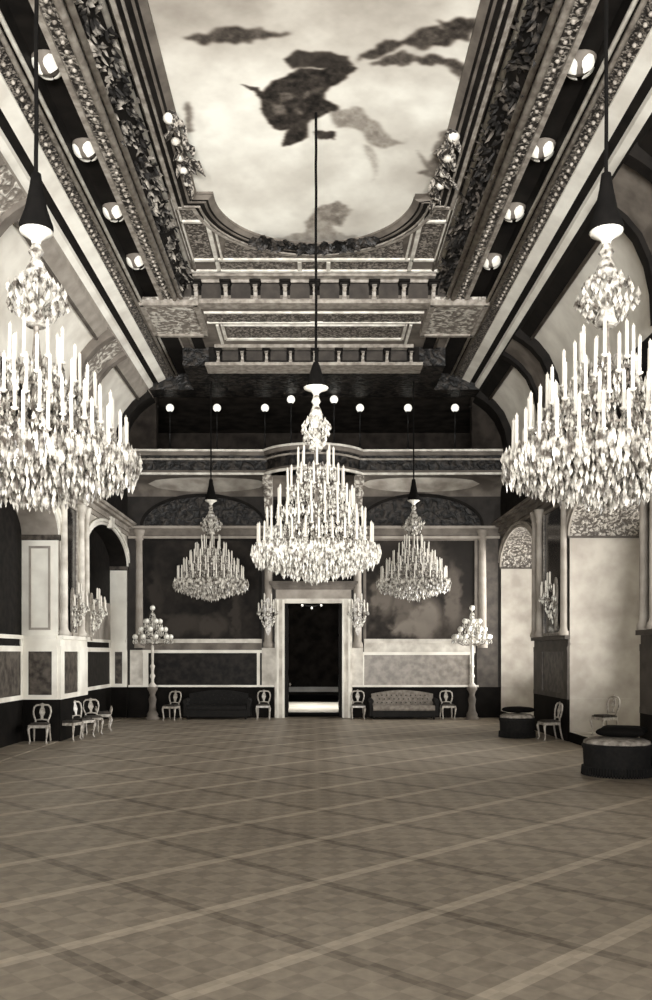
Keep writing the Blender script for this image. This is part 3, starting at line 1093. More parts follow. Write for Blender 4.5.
# big wall paintings
def wall_picture(x0, x1, base, seed, label, blobs):
    w_, h_ = x1 - x0, PZ(541) - PZ(640)
    t = thing('wall_painting', label, 'painting', ((x0 + x1) / 2, fY, PZ(640)), 0)
    nu, nv = 110, 96
    U, V = np.meshgrid(np.linspace(0, 1, nu), np.linspace(0, 1, nv))
    n1, n2 = fbm(U * 5, V * 4, seed), fbm(U * 16, V * 15, seed + 1)
    val = base + (n1 - .5) * base * 1.2 + (n2 - .5) * base * 1.1
    for (bx, by, rx, ry, t_) in blobs:
        d = ((U - bx + (n2 - .5) * .12) / rx) ** 2 + ((V - by + (n1 - .5) * .2) / ry) ** 2
        k = np.clip(1.4 - d, 0, 1) * (.5 + n2)
        val = val * (1 - np.clip(k, 0, .9)) + t_ * np.clip(k, 0, .9)
    canvas('canvas', (-w_ / 2, -.09, 0), (w_, 0, 0), (0, 0, h_), nu, nv, val, t)
    b = MB()
    e = .1
    b.box(-w_ / 2 - e, w_ / 2 + e, -.13, -.03, -e, .0); b.box(-w_ / 2 - e, w_ / 2 + e, -.13, -.03, h_, h_ + e)
    b.box(-w_ / 2 - e, -w_ / 2, -.13, -.03, 0, h_); b.box(w_ / 2, w_ / 2 + e, -.13, -.03, 0, h_)
    b.build('frame', 'midgrey' if base > 40 else 'dark', t)
    MB().box(-w_ / 2, w_ / 2, -.07, 0, 0, h_).build('stretcher_back', 'dark', t)
wall_picture(PX(145), PX(259), 30, 21, 'large dark battle painting on the far wall left of the doorway',
             [(.3, .16, .2, .1, 58), (.62, .15, .12, .12, 62), (.8, .3, .05, .3, 56), (.1, .4, .06, .3, 48)])
wall_picture(PX(366), PX(474), 48, 33, 'large murky figure painting on the far wall right of the doorway',
             [(.15, .45, .1, .2, 98), (.34, .3, .1, .22, 90), (.55, .22, .14, .2, 112), (.42, .1, .2, .1, 118), (.95, .85, .2, .5, 30), (.8, .5, .08, .3, 84), (.3, .85, .3, .2, 40)])

# door case
dc = MB()
for (x0, x1) in ((PX(275), PX(284.5)), (PX(342), PX(352))):
    dc.box(x0, x1, fY - .2, fY + .1, 0, PZ(603.5))
dc.box(PX(275), PX(352), fY - .2, fY + .1, PZ(603.5), PZ(599))
dc.build('door_architrave', 'stone', wall_e)
dc = MB()
for (x0, x1) in ((PX(277), PX(279)), (PX(282.5), PX(284.6)), (PX(342), PX(344)), (PX(348), PX(350))):
    dc.box(x0, x1, fY - .25, fY, 0, PZ(600))
dc.build('architrave_bead', 'plaster', wall_e)
dc = MB()
dc.box(PX(276), PX(351), fY - .2, fY, PZ(599), PZ(590))
dc.build('door_frieze', 'grey', wall_e)
dc = MB()
for (o, y0, y1) in ((0, 590, 588.4), (.05, 588.4, 586), (.11, 586, 584), (.16, 584, 582)):
    dc.box(PX(274) - o, PX(353) + o, fY - .26 - o, fY, PZ(y0), PZ(y1))
dc.build('door_cornice', 'midgrey', wall_e)
dl = struct(MB().box(DX0, DX0 + .09, fY + .12, fY + 1.1, 0, DH).build('door_1', 'dark'))
q = MB()
for (z0, z1) in ((.3, 1.5), (1.7, 2.9), (3.0, 3.9)):
    q.box(DX0 + .08, DX0 + .11, fY + .25, fY + .95, z0, z1)
q.build('door_panel', 'marble_black', dl)
MB().ball((DX0 + .14, fY + 1.0, 1.15), .05).build('door_knob', 'gilt', dl)
dl = struct(MB().box(DX1 - .09, DX1, fY + .12, fY + 1.1, 0, DH).build('door_2', 'dark'))
q = MB()
for (z0, z1) in ((.3, 1.5), (1.7, 2.9), (3.0, 3.9)):
    q.box(DX1 - .08, DX1 - .11, fY + .25, fY + .95, z0, z1)
q.build('door_panel', 'marble_black', dl)
# dark room beyond the door
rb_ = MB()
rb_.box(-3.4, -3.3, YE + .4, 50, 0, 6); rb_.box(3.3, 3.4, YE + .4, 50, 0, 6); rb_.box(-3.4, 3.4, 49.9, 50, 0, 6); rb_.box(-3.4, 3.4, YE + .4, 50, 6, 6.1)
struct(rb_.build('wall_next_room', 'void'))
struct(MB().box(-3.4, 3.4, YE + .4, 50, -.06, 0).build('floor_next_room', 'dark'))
struct(MB().box(-3.3, 3.3, 49.84, 49.92, .15, .42).build('baseboard_next_room', 'hall_floor'))
lit_patch = MB().box(-1.6, 1.6, 34.9, 42.0, 0, .015).build('lit_floor_patch', 'hall_floor')  # pale sheet: the pool of light on the next room's floor, as colour
tag(lit_patch, 'pale patch for the lit floor of the dark room beyond the doorway', 'lit_floor_patch')
lt = bpy.data.lights.new('next_room_light', 'AREA')
lt.shape = 'RECTANGLE'; lt.size = 2.6; lt.size_y = 5; lt.energy = 170; lt.color = (1, .95, .87); lt.spread = R(60)
lo = bpy.data.objects.new('next_room_light', lt)
lo.location = (0, 38.5, 5.8)
COL.objects.link(lo)
nc = thing('pendant_lamp', 'dim three-globe pendant lamp hanging in the dark room beyond the doorway', 'lamp', (-.1, 40.0, 6.0), 0)
q = MB().tube([(0, 0, 0), (0, 0, -1.55)], .02)
q.tube([(-.42, 0, -1.5), (-.2, 0, -1.62), (.2, 0, -1.62), (.42, 0, -1.5)], .02)
q.build('stem', 'iron', nc)
for xx in (-.42, 0, .42):
    MB().ball((xx, 0, -1.7 if xx == 0 else -1.58), .055).build('globe', 'opal', nc, smooth=True)

# ------------------------------------------------------------------ musicians' gallery
GY = 31.0
gz0, gz1 = H(6.13), H(7.0)
def gal_path(off=0.0, n=16):
    """plan line of the gallery front with its bowed middle"""
    c0, hw, sg = -.03, 1.6, .98
    rr = (hw * hw + sg * sg) / (2 * sg)
    p = [(-6.7, GY - off)]
    am = math.asin(hw / rr)
    for k in range(n + 1):
        a = -am + 2 * am * k / n
        p.append((c0 + (rr + off) * math.sin(a), GY - sg + rr - (rr + off) * math.cos(a)))
    p.append((6.7, GY - off))
    return p
def gal_band(name, off, z0, z1, m, off2=None, parent=None):
    b = MB()
    a, c = gal_path(off), gal_path(off if off2 is None else off2)
    b.strip([(x, y, z0) for x, y in a], [(x, y, z1) for x, y in c])
    bk = [(x, YE if abs(x) > 6 else GY + .25, z1) for x, y in c]
    bk0_ = [(x, GY + .25, z0) for x, y in a]
    b.strip([(x, y, z1) for x, y in c], [(x, GY + .25, z1) for x, y in c])
    b.strip([(x, y, z0) for x, y in a], bk0_)
    return b.build(name, m, parent)
gal = struct(gal_band('wall_gallery_front', 0.0, gz0, gz1, 'orn_dark'))
gal_band('gallery_rail', .14, gz1 - .07, gz1, 'fillet', None, gal)
gal_band('gallery_rail', .08, gz1 - .2, gz1 - .08, 'midgrey', .12, gal)
gal_band('gallery_rail', .05, gz1 - .36, gz1 - .3, 'fillet2', None, gal)
gal_band('gallery_base', .12, gz0, gz0 + .07, 'fillet', None, gal)
gal_band('gallery_base', .06, gz0 + .07, gz0 + .16, 'midgrey', .04, gal)
# coved soffit under the gallery
sf = MB()
n = 8
cur = [(GY + .05 + (YE - GY - .05) * math.sin(PI / 2 * k / n), gz0 - .55 * (1 - math.cos(PI / 2 * k / n))) for k in range(n + 1)]
sf.strip([(-6.7, y, z) for y, z in cur], [(6.7, y, z) for y, z in cur])
sf.build('gallery_soffit', 'midgrey', gal, smooth=True)
sf = MB()
for cx in (-3.75, 3.75):
    for k in range(16):
        pass
    n2 = 14
    def sp_(u_, v_):              # point on the soffit, slightly proud
        t_ = .14 + .66 * v_
        y = GY + .05 + (YE - GY - .05) * math.sin(PI / 2 * t_)
        z = gz0 - .55 * (1 - math.cos(PI / 2 * t_)) - .02
        return (cx + 2.1 * u_, y - .015, z)
    top, bot = [], []
    for k in range(n2 + 1):
        u_ = -1 + 2 * k / n2
        hh = math.sqrt(max(0, 1 - u_ * u_))
        top.append(sp_(u_, .5 - .5 * hh)); bot.append(sp_(u_, .5 + .5 * hh))
    sf.strip(top, bot)
sf.build('soffit_medallion', mat('soffit_pale_field', 172, .7, .2, 1.5), gal)
# brackets with carved heads carrying the bow
for xx in (-1.6, 1.55):
    b = MB()
    b.prism([(YE, gz0 - .02), (GY - .15, gz0 - .02), (GY - .2, gz0 - .2), (GY + .25, gz0 - .5), (GY + .5, gz0 - .95), (YE - .1, gz0 - 1.25), (YE, gz0 - 1.3)], 'x', xx - .14, xx + .14)
    b.tube([(xx - .17, GY + .0, gz0 - .2), (xx + .17, GY + .0, gz0 - .2)], .17, 10)
    b.ball((xx, GY + .15, gz0 - .6), .17, 8, 6)
    b.build('gallery_bracket', 'orn_light', gal)
# gallery interior
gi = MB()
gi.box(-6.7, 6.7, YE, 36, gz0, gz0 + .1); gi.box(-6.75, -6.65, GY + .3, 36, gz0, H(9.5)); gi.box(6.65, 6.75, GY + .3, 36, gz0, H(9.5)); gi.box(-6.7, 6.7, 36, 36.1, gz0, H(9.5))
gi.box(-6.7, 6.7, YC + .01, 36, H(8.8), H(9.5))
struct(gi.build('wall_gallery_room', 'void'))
# upper end cheeks beside the end beam
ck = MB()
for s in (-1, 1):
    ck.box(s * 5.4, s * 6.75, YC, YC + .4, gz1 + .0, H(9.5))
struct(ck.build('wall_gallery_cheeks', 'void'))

# gallery globe lamps
GG = 'globe lamps along the gallery rail'
gpx = [(170, 408), (217, 408), (265, 408), (291, 399.5), (334, 399.5), (360, 408), (408, 408), (455, 408)]
glab = ['white globe lamp on the gallery rail, far left above the left hanging chandelier', 'white globe lamp on the gallery rail, second from the left wall',
        'white globe lamp on the gallery rail just left of the bowed middle', 'raised white globe lamp on the bowed gallery middle, left of the big chandelier crown',
        'raised white globe lamp on the bowed gallery middle, right of the big chandelier crown', 'white globe lamp on the gallery rail just right of the bowed middle',
        'white globe lamp on the gallery rail, second from the right wall', 'white globe lamp on the gallery rail, far right beside the right wall']
g0 = None
for (px, py), lab in zip(gpx, glab):
    Yg = 30.45 if abs(px - 313) < 30 else 31.0
    p = at(px, py, Yg)
    base = (p.x, Yg, gz1)
    hh = p.z - gz1
    if g0 is None or px in (291,):
        t = thing('gallery_lamp', lab, 'lamp', base, 0, GG)
        b = MB()
        b.lathe([(.07, 0), (.07, .03), (.025, .07), (.02, .5), (.04, .53), (.018, .57), (.016, hh - .17), (.06, hh - .15), (.06, hh - .12)], (0, 0, 0), 8)
        b.build('stem', 'iron', t, smooth=True)
        MB().ball((0, 0, hh), .138, 14, 10).build('globe', 'opal', t, smooth=True)
        g0 = t
        first = first if px == 291 else t
        raised = t if px == 291 else None
    else:
        src = raised if px == 334 else first
        dup(src, base, 0, lab, GG)

# ------------------------------------------------------------------ chandeliers
def chandelier(label, loc, big):
    Rr, S = (1.18, 1.0) if big else (1.16, .9)
    # tiers: radius, height of candle foot, number, candle length
    tiers = [(1.07, .70, 28, .34), (.90, .98, 24, .36), (.70, 1.36, 18, .37), (.52, 1.74, 13, .36), (.33, 2.12, 8, .36)] if big else \
            [(1.05, .65, 26, .40), (.88, .90, 22, .40), (.68, 1.16, 17, .40), (.49, 1.42, 12, .40), (.30, 1.67, 7, .40)]
    t = thing('grand_chandelier' if big else 'crystal_chandelier', label, 'chandelier', loc, 0)
    top = 3.55 if big else 3.15
    neck = 2.42 if big else 2.08
    rnd = random.Random(3 if big else 4)
    fr = MB()                    # metal frame: stem, rings and arms
    fr.lathe([(.03, .3), (.05, .5), (.03, .8), (.06, 1.2), (.03, 1.6), (.05, neck - .3), (.03, neck - .05), (.06, neck + .1), (.03, top - .4), (.02, top)], (0, 0, 0), 8)
    for (r, z, n_, ln) in tiers:
        fr.tube([(r * .96 * math.cos(2 * PI * k / 28), r * .96 * math.sin(2 * PI * k / 28), z - .12) for k in range(28)], .014, 5, closed=True)
        for k in range(0, n_, 2):
            a = 2 * PI * k / n_
            c, s = math.cos(a), math.sin(a)
            fr.tube([(.04 * c, .04 * s, z - .02), (r * .35 * c, r * .35 * s, z + .1), (r * .7 * c, r * .7 * s, z - .2), (r * c, r * s, z - .1), (r * c, r * s, z)], .013, 5)
    fr.build('frame', 'gilt_dim', t)
    # candle with its glass pan: one mesh, copied round the tiers
    cb_ = {}
    first_ = None
    for ti, (r, z, n_, ln) in enumerate(tiers):
        for k in range(n_):
            a = 2 * PI * (k + .5 * (ti % 2)) / n_ + .05
            if ln not in cb_:
                b = MB()
                b.lathe([(.0001, -.035), (.035, -.02), (.045, 0), (.022, .005), (.022, .05), (.0205, .052), (.02, ln), (.006, ln + .012), (.003, ln + .03)], (0, 0, 0), 8)
                o = b.build('candle', 'wax', t, smooth=False)
                cb_[ln] = o
            else:
                o = cb_[ln].copy()
                COL.objects.link(o)
                o.parent = t
            rj = r * rnd.uniform(.985, 1.015)
            o.location = (rj * math.cos(a), rj * math.sin(a), z + rnd.uniform(-.012, .012))
            o.rotation_euler = (rnd.uniform(-.02, .02), rnd.uniform(-.02, .02), 0)
    # crystals
    cr = MB()
    def ring(r, z, step, l, rad, jit=.02):
        n_ = max(5, int(2 * PI * r / step))
        for k in range(n_):
            a = 2 * PI * (k + rnd.random() * .6) / n_
            q = r + rnd.uniform(-jit, jit)
            cr.gem((q * math.cos(a), q * math.sin(a), z + rnd.uniform(-jit, jit)), rad * rnd.uniform(.75, 1.25), l * rnd.uniform(.7, 1.3), rnd.random() * 3)
    for i, (r, z, n_, ln) in enumerate(tiers):
        ring(r * 1.02, z - .02, .075, .12, .022)
        ring(r * 1.03, z - .10, .085, .14, .026)
        ring(r * .92, z - .05, .10, .16, .024)
        ring(r * .80, z + .02, .12, .14, .022)
        if i + 1 < len(tiers):   # strings of drops up to the next tier
            r2, z2 = tiers[i + 1][:2]
            for k in range(n_):
                a = 2 * PI * k / n_
                for q in range(7):
                    u_ = (q + .5) / 7
                    rr = r2 + (r * .95 - r2) * u_
                    zz = z2 - .1 + (z - .05 - z2 + .1) * u_ - .10 * math.sin(PI * u_)
                    cr.gem((rr * math.cos(a), rr * math.sin(a), zz), .016, .055, a)
    # basket below: rows of drops from the widest rim down to the boss
    rows = 10
    for q in range(rows):
        u_ = q / (rows - 1)
        r = 1.16 * math.cos(u_ * PI / 2 * .94) ** .72
        z = .66 - .52 * u_
        ring(r, z, .062, .17, .028, .03)
        if q < 4:
            ring(r * 1.01, z - .05, .08, .2, .03, .03)
    ring(.12, .16, .05, .16, .03)
    o = cr.build('crystal_pendants', 'crystal' if big else 'crystal_side', t)
    o['kind'] = 'stuff'
    # crown: urn of glass with leaf sprays, flared top
    cw = MB()
    h0 = top - neck
    prof = [(.10, neck), (.14, neck + .03 * h0), (.09, neck + .2 * h0), (.06, neck + .3 * h0), (.11, neck + .45 * h0), (.13, neck + .6 * h0), (.07, neck + .72 * h0), (.05, neck + .76 * h0), (.09, neck + .81 * h0), (.06, neck + .87 * h0), (.04, neck + .93 * h0)]
    cw.lathe(prof, (0, 0, 0), 12)
    for k in range(90 if big else 150):
        u_ = rnd.random()
        a = rnd.random() * 6.283
        r = .08 + (.2 if big else .27) * math.sin(PI * min(1, u_ * 1.15)) * rnd.uniform(.6, 1.1)
        cw.gem((r * math.cos(a), r * math.sin(a), neck + (.12 + .6 * u_) * h0), .034, .14, a)
    for k in range(10):
        a = 2 * PI * k / 10
        c, s = math.cos(a), math.sin(a)
        cw.tube([(.1 * c, .1 * s, neck + .2 * h0), (.22 * c, .22 * s, neck + .3 * h0), (.26 * c, .26 * s, neck + .42 * h0), (.2 * c, .2 * s, neck + .5 * h0)], [.02, .018, .015, .012], 5)
    cw.build('crown', 'crystal' if big else 'crystal_side', t)
    fl_ = MB()
    fl_.lathe([(.05, top - .1), (.06, top - .06), (.11, top - .02), (.22 if big else .18, top + .02), (.235 if big else .195, top + .045), (.12, top + .03), (.05, top + .0)], (0, 0, 0), 18)
    fl_.build('top_dish', 'white' if big else 'plaster', t, smooth=True)
    cv = MB()
    cv.lathe([(.04, top + .03), (.15, top + .05), (.17, top + .12), (.12, top + .3), (.07, top + .46), (.045, top + .52), (.0001, top + .54)] if big else
             [(.04, top + .03), (.19, top + .04), (.2, top + .1), (.13, top + .3), (.08, top + .55), (.055, top + .72), (.0001, top + .75)], (0, 0, 0), 14)
    cv.build('velvet_sleeve', 'velvet', t, smooth=True)
    rp = MB()
    ctop = (H(HP) if big else H(9.33)) - loc[2]
    pts, q = [], top + .45
    while q < ctop - .1:
        pts.append((rnd.uniform(-.004, .004), 0, q))
        q += .25
    pts.append((0, 0, ctop))
    rp.tube(pts, .028 if big else .025, 6)
    rp.build('rope', 'velvet', t)
    return t
ch1 = chandelier('largest many-tiered crystal chandelier hanging in the middle before the doorway', (.037, 16.75, 3.64), True)
chL = chandelier('large near crystal chandelier cut off by the left edge of the picture', (-3.24, 10.5, 4.02), False)
dup(chL, (3.41, 10.5, 4.02), R(40), 'large near crystal chandelier cut off by the right edge of the picture')
dup(chL, (-3.32, 29.0, 4.02), R(75), 'small-looking far crystal chandelier before the dark painting left of the doorway')
dup(chL, (3.21, 29.0, 4.02), R(110), 'small-looking far crystal chandelier before the murky painting right of the doorway')

# ------------------------------------------------------------------ mirrors and sconces
mir0 = None
for s in (-1, 1):
    a, b = MIR[(s, 23.4)]
    sd = 'left' if s < 0 else 'right'
    lab = 'tall dim mirror between the columns of the %s wall pier' % sd
    t = thing('pier_mirror', lab, 'mirror', (s * WX, (a + b) / 2, DT + .02), 0)
    hw = (b - a) / 2 - .04
    z1 = H(4.0) - DT
    MB().box(-s * .02, -s * .05, -hw, hw, 0, z1).build('glass', 'mirror_dark', t)
    q = MB()
    q.box(0, -s * .09, -hw - .06, -hw, 0, z1); q.box(0, -s * .09, hw, hw + .06, 0, z1); q.box(0, -s * .09, -hw, hw, z1 - .08, z1); q.box(0, -s * .09, -hw, hw, 0, .08)
    q.build('frame', 'gilt' if s < 0 else 'gilt_dim', t)

def sconce(label, loc, rz, m='wax', n_=5):
    """wall sconce; its back is at x=0 and it reaches out along +x"""
    t = thing('wall_sconce', label, 'sconce', loc, rz, 'crystal wall sconces')
    b = MB()
    b.prism([(-.10, -.55), (0, -.75), (.10, -.55), (.13, 0), (.16, .3), (.08, .55), (0, .62), (-.08, .55), (-.16, .3), (-.13, 0)], 'x', 0, .05)
    b.ball((.06, 0, .05), .09, 8, 6)
    b.build('backplate', 'gilt', t)
    ar, cr = MB(), MB()
    spots = []
    for k in range(n_):
        a = R(-75 + 150 * k / (n_ - 1))
        r = .34
        spots.append((.08 + r * math.cos(a), r * math.sin(a), .12 + (.1 if k % 2 else 0)))
    spots += [(.22, -.12, .45), (.22, .12, .45)]
    for (x, y, z) in spots:
        ar.tube([(.05, 0, z - .12), (x * .6, y * .6, z - .2), (x, y, z - .08), (x, y, z)], .014, 5)
        for q in range(6):
            aa = q * PI / 3
            cr.gem((x + .055 * math.cos(aa), y + .055 * math.sin(aa), z), .022, .15, aa)
    ar.build('arms', 'gilt_dim', t)
    rnd = random.Random(9)
    for k in range(46):
        u_ = rnd.random()
        a = R(rnd.uniform(-85, 85))
        r = .08 + .26 * (1 - u_)
        cr.gem((.06 + r * math.cos(a), r * math.sin(a), .1 - .55 * u_), .028, .15, a)
    o = cr.build('crystal_drops', 'crystal', t)
    o['kind'] = 'stuff'
    c0 = None
    for (x, y, z) in spots:
        if c0 is None:
            q = MB().lathe([(.0001, -.02), (.055, 0), (.03, .01), (.027, .03), (.026, .28), (.004, .31)], (0, 0, 0), 8)
            o = c0 = q.build('candle', 'wax', t)
        else:
            o = c0.copy(); COL.objects.link(o); o.parent = t
        o.location = (x, y, z)
    return t
sc0 = sconce('crystal candle sconce before the mirror of the left wall pier', (-WX + .08, 24.4, H(1.15)), 0)
dup(sc0, (-WX + .26, 25.75, H(1.1)), 0, 'crystal candle sconce on the left pier beside the dark arched niche')
dup(sc0, (WX - .08, 24.35, H(1.4)), PI, 'crystal candle sconce before the mirror of the right wall pier', None, (1, 1, 1.05))
dup(sc0, (PX(268.5), fY - .22, H(1.35)), -PI / 2, 'crystal candle sconce on the column left of the doorway')
dup(sc0, (PX(357.5), fY - .22, H(1.35)), -PI / 2, 'crystal candle sconce on the column right of the doorway')

# ------------------------------------------------------------------ torcheres on the far wall
def torchere(label, loc):
    t = thing('standing_candelabrum', label, 'candelabrum', loc, 0)
    b = MB()
    b.lathe([(.24, 0), (.24, .06), (.19, .1), (.2, .18), (.13, .3), (.11, .5), (.14, .7), (.09, .85), (.12, .95), (.18, 1.05), (.18, 1.12)], (0, 0, 0), 14)
    b.build('pedestal', 'midgrey', t, smooth=True)
    b = MB()
    b.lathe([(.13, 1.12), (.15, 1.17), (.06, 1.28), (.05, 1.4), (.10, 1.5), (.05, 1.6), (.06, 1.75), (.09, 1.85), (.04, 1.92), (.05, 2.3), (.055, 2.5), (.03, 2.6), (.02, 3.8)], (0, 0, 0), 12)
    b.build('stem', 'stone', t, smooth=True)
    ar, cr = MB(), MB()
    rnd = random.Random(2)
    g0_ = None
    gl = []
    for (r, z, n_) in ((.62, 2.86, 9), (.44, 3.12, 7), (.26, 3.4, 5), (.0, 3.86, 1)):
        for k in range(n_):
            a = 2 * PI * (k + .25) / n_
            p = (r * math.cos(a), r * math.sin(a), z)
            gl.append(p)
            if r:
                ar.tube([(0, 0, z - .25), (p[0] * .5, p[1] * .5, z - .3), (p[0], p[1], z - .16), (p[0], p[1], z - .08)], .014, 5)
                for q in range(5):
                    aa = q * 1.257
                    cr.gem((p[0] + .07 * math.cos(aa), p[1] + .07 * math.sin(aa), z - .08), .03, .17, aa)
    for k in range(110):
        u_ = rnd.random()
        a = rnd.random() * 6.283
        r = .06 + .4 * (1 - u_) * rnd.random()
        cr.gem((r * math.cos(a), r * math.sin(a), 2.72 + 1.0 * u_), .026, .12, a)
    ar.build('arms', 'gilt_dim', t)
    o = cr.build('crystal_drops', 'crystal_dim', t)
    o['kind'] = 'stuff'
    for p in gl:
        if g0_ is None:
            o = g0_ = MB().ball((0, 0, 0), .095, 10, 7).build('globe', 'opal_dim', t, smooth=True)
        else:
            o = g0_.copy(); COL.objects.link(o); o.parent = t
        o.location = p
    return t
tc0 = torchere('tall crystal candelabrum on a pedestal before the dark far panel, left corner', (at(152.5, 700, 31.15).x, 31.15, 0))
dup(tc0, (at(472, 700, 31.15).x, 31.15, 0), R(30), 'tall crystal candelabrum on a pedestal before the grey far panel, right corner')

# ------------------------------------------------------------------ chairs, stool, settees, ottomans
def chair(label, loc, rz):
    """faces -y; origin at floor centre"""
    t = thing('gilt_chair', label, 'chair', loc, rz, 'gilt side chairs')
    b = MB()
    b.prism([(-.24, -.25), (.24, -.25), (.21, .2), (-.21, .2)], 'z', .40, .47)
    b.build('seat_rail', 'gilt', t)
    b = MB()
    for (k, z0, z1) in ((1, .47, .50), (.85, .50, .525)):
        b.prism([(-.225 * k, -.235 * k), (.225 * k, -.235 * k), (.2 * k, .19 * k), (-.2 * k, .19 * k)], 'z', z0, z1)
    b.build('seat', 'seat', t)
    for sx in (-1, 1):
        b = MB()
        b.tube([(sx * .215, -.225, .44), (sx * .235, -.25, .36), (sx * .215, -.225, .18), (sx * .20, -.215, .06), (sx * .225, -.245, .0)], [.035, .036, .022, .018, .026], 8)
        b.build('leg', 'gilt', t, smooth=True)
        b = MB()
        b.tube([(sx * .19, .18, .47), (sx * .195, .2, .3), (sx * .205, .24, .1), (sx * .21, .27, .0)], [.03, .026, .022, .022], 8)
        b.build('leg', 'gilt', t, smooth=True)
    b = MB()                     # back: shaped hoop
    def bp(x, z):
        return (x, .19 + (z - .47) * .16, z)
    hoop = [(-.17, .47), (-.155, .56), (-.2, .66), (-.225, .78), (-.205, .9), (-.14, .955), (-.06, .96), (0, .985), (.06, .96), (.14, .955), (.205, .9), (.225, .78), (.2, .66), (.155, .56), (.17, .47)]
    b.tube([bp(*q) for q in hoop], .024, 8)
    b.tube([bp(-.165, .575), bp(0, .59), bp(.165, .575)], .018, 8)
    b.build('back_frame', 'gilt', t, smooth=True)
    b = MB()
    spl = [(-.035, .58), (-.03, .66), (-.075, .76), (-.06, .85), (-.03, .9), (-.05, .965), (.05, .965), (.03, .9), (.06, .85), (.075, .76), (.03, .66), (.035, .58)]
    n_ = len(spl)
    fr_, bk_ = [bp(*q) for q in spl], [(q[0], bp(*q)[1] + .025, q[1]) for q in spl]
    b.add(fr_ + bk_, [tuple(range(n_)), tuple(range(n_, 2 * n_))] + [(i, (i + 1) % n_, n_ + (i + 1) % n_, n_ + i) for i in range(n_)])
    b.build('splat', 'gilt', t)
    return t
def on_floor(px, Y, z=0.0):
    return ((px - 314) * Y / F, Y, z)
cA = chair('gilt side chair at the left edge, full front view below the pale niche panel', on_floor(40, 23.0, 0), R(4))
chairs = [
    (on_floor(69, 23.75), R(78), 'gilt side chair in profile with its back to the left pier, first of the row'),
    (on_floor(82, 24.6), R(60), 'gilt side chair turned toward the room, second along the left pier'),
    (on_floor(92.5, 25.6), R(25), 'gilt side chair at the far end of the row under the left pier'),
    (on_floor(263.5, 31.45), R(0), 'gilt side chair against the wall just left of the doorway'),
    (on_floor(358, 31.45), R(0), 'gilt side chair against the wall just right of the doorway'),
    (on_floor(447.5, 31.4), R(4), 'gilt side chair between the grey settee and the right candelabrum'),
    (on_floor(172, 31.0), R(-18), 'dim gilt side chair beside the left candelabrum'),
    (on_floor(550, 23.9), R(-82), 'pale side chair in profile beside the far round ottoman at the right pier'),
    ((7.25, 22.4, STEP), R(-70), 'pale side chair standing up in the right window niche'),
]
for loc, rz, lab in chairs:
    dup(cA, loc, rz, lab)
# low stool at the end of the left row
st = thing('gilt_stool', 'small low gilt stool beyond the chairs on the left', 'stool', on_floor(103.5, 26.6), R(20))
MB().prism([(-.2, -.2), (.2, -.2), (.2, .2), (-.2, .2)], 'z', .42, .50).build('seat_rail', 'gilt', st)
b = MB()
for (k, z0, z1) in ((.95, .50, .55), (.75, .55, .58)):
    b.box(-.2 * k, .2 * k, -.2 * k, .2 * k, z0, z1)
b.build('cushion', 'seat', st)
for sx in (-1, 1):
    for sy in (-1, 1):
        b = MB()
        b.tube([(sx * .17, sy * .17, .45), (sx * .21, sy * .21, .34), (sx * .17, sy * .17, .12), (sx * .2, sy * .2, 0)], [.035, .032, .02, .025], 8)
        b.build('leg', 'gilt', st, smooth=True)
b = MB()
for sx in (-1, 1):
    b.tube([(sx * .2, -.16, .5), (sx * .23, -.14, .66), (sx * .22, 0, .72), (sx * .23, .14, .66), (sx * .2, .16, .5)], .02, 8)
b.build('side_rail', 'gilt', st, smooth=True)

def settee(label, x0, x1, m, md):
    w_ = x1 - x0
    t = thing('settee', label, 'settee', ((x0 + x1) / 2, 31.45, 0), 0)
    h = w_ / 2
    b = MB()
    n_ = 14                      # camel back
    tp = [(-h + w_ * k / n_, .86 + .13 * math.sin(PI * k / n_)) for k in range(n_ + 1)]
    b.prism([(-h, .38)] + tp + [(h, .38)], 'y', .30, .46)
    b.build('back', m, t)
    b = MB()
    for k in range(11):
        for j in range(3):
            b.ball((-h + .2 + (w_ - .4) * (k + .5 * (j % 2)) / 10.5, .295, .55 + .13 * j), .022, 6, 4)
    b.build('back_buttons', md, t, smooth=True)
    b = MB()
    b.prism([(-.35, .30), (-.38, .36), (-.36, .46), (-.30, .49), (.30, .47), (.30, .30)], 'x', -h + .02, h - .02)
    b.build('seat_cushion', m, t, smooth=False)
    MB().box(-h, h, -.36, .42, .10, .31).build('base', md, t)
    for sx in (-1, 1):
        b = MB()
        b.tube([(sx * (h + .05), -.36, .62), (sx * (h + .05), .4, .64)], .09, 10)
        b.box(sx * (h + .0), sx * (h + .11), -.34, .42, .12, .6)
        b.build('arm', md, t)
    for sx in (-1, 1):
        for sy in (-.3, .36):
            MB().lathe([(.03, 0), (.045, .05), (.03, .12)], (sx * (h - .05), sy, 0), 8).build('foot', 'dark', t)
    return t
settee('long dark settee against the far wall left of the doorway', -4.4, -2.32, 'up_dark', 'up_dark')
settee('long pale grey settee with a camel back right of the doorway', 2.03, 4.2, 'up_light', 'up_dark')

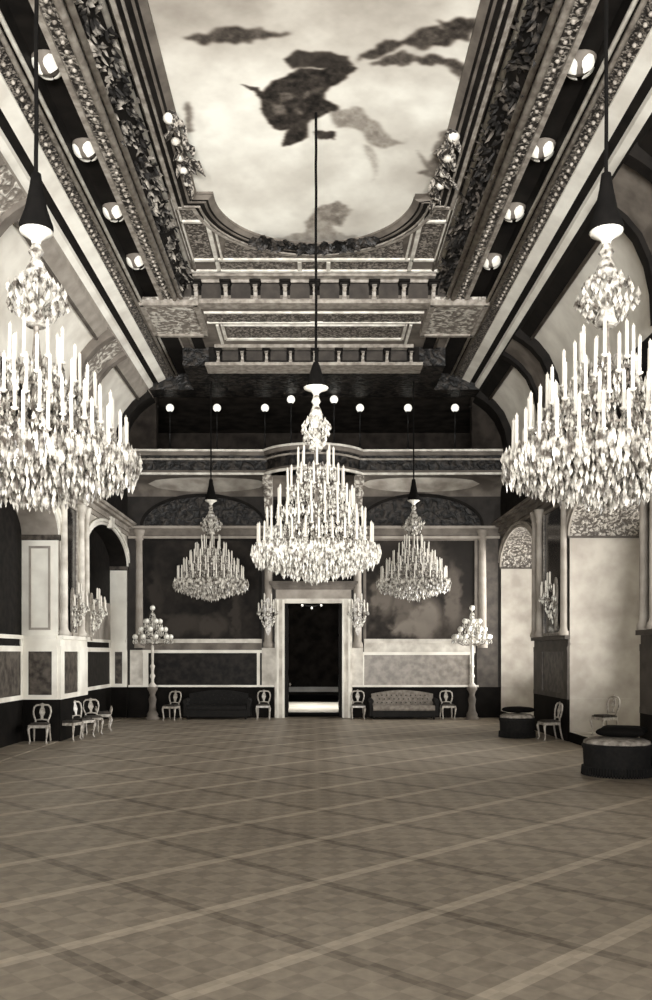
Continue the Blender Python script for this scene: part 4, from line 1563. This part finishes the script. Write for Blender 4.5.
def ottoman(label, loc, r, h):
    t = thing('round_ottoman', label, 'ottoman', loc, 0)
    b = MB()
    b.lathe([(r * .92, .02), (r * 1.0, .06), (r * .98, .2), (r * 1.0, h - .14), (r * 1.04, h - .08), (r * 1.0, h - .02), (r * .9, h - .01)], (0, 0, 0), 32)
    b.build('skirt', 'ott', t, smooth=True)
    b = MB()
    b.lathe([(r * 1.0, h - .03), (r * .97, h + .03), (r * .8, h + .07), (r * .4, h + .09), (.0001, h + .09)], (0, 0, 0), 32)
    b.build('seat_top', 'ott_top', t, smooth=True)
    b = MB()
    for k in range(72):
        a = 2 * PI * k / 72
        b.tube([(r * 1.01 * math.cos(a), r * 1.01 * math.sin(a), .17), (r * 1.03 * math.cos(a), r * 1.03 * math.sin(a), .005)], .018, 4)
    b.build('fringe', 'ott', t)
    return t
def cushion(label, loc, rz, sx, sy, sz):
    n_, m_ = 16, 12
    b = MB()
    vs_, fs_ = [], []
    for i in range(m_ + 1):
        for k in range(n_):
            a, e = 2 * PI * k / n_, PI * i / m_ - PI / 2
            ce = max(1e-4, math.cos(e))
            sq = 1 / max(abs(math.cos(a)), abs(math.sin(a))) ** .75
            pin = 1 + .16 * (abs(math.sin(2 * a)) ** 3)
            vs_.append((sx * math.cos(a) * ce ** .6 * min(sq, 1.3) * pin, sy * math.sin(a) * ce ** .6 * min(sq, 1.3) * pin, sz + sz * math.sin(e)))
    for i in range(m_):
        for k in range(n_):
            fs_.append((i * n_ + k, i * n_ + (k + 1) % n_, (i + 1) * n_ + (k + 1) % n_, (i + 1) * n_ + k))
    b.add(vs_, fs_)
    o = b.build('cushion', 'velvet', None, smooth=True)
    o.location = loc
    o.rotation_euler = (0, 0, rz)
    return tag(o, label, 'cushion')
ottoman('dark fringed round ottoman by the right pier, the farther of two', (5.55, 24.6, 0), .47, .56)
ottoman('dark fringed round ottoman at the right edge of the floor, the nearer of two', (5.72, 17.0, 0), .62, .62)
cushion('black cushion lying on the farther round ottoman', (5.62, 24.75, .658), R(30), .3, .3, .085)
cushion('black cushion lying on the nearer round ottoman', (5.85, 17.1, .718), R(-25), .4, .4, .1)
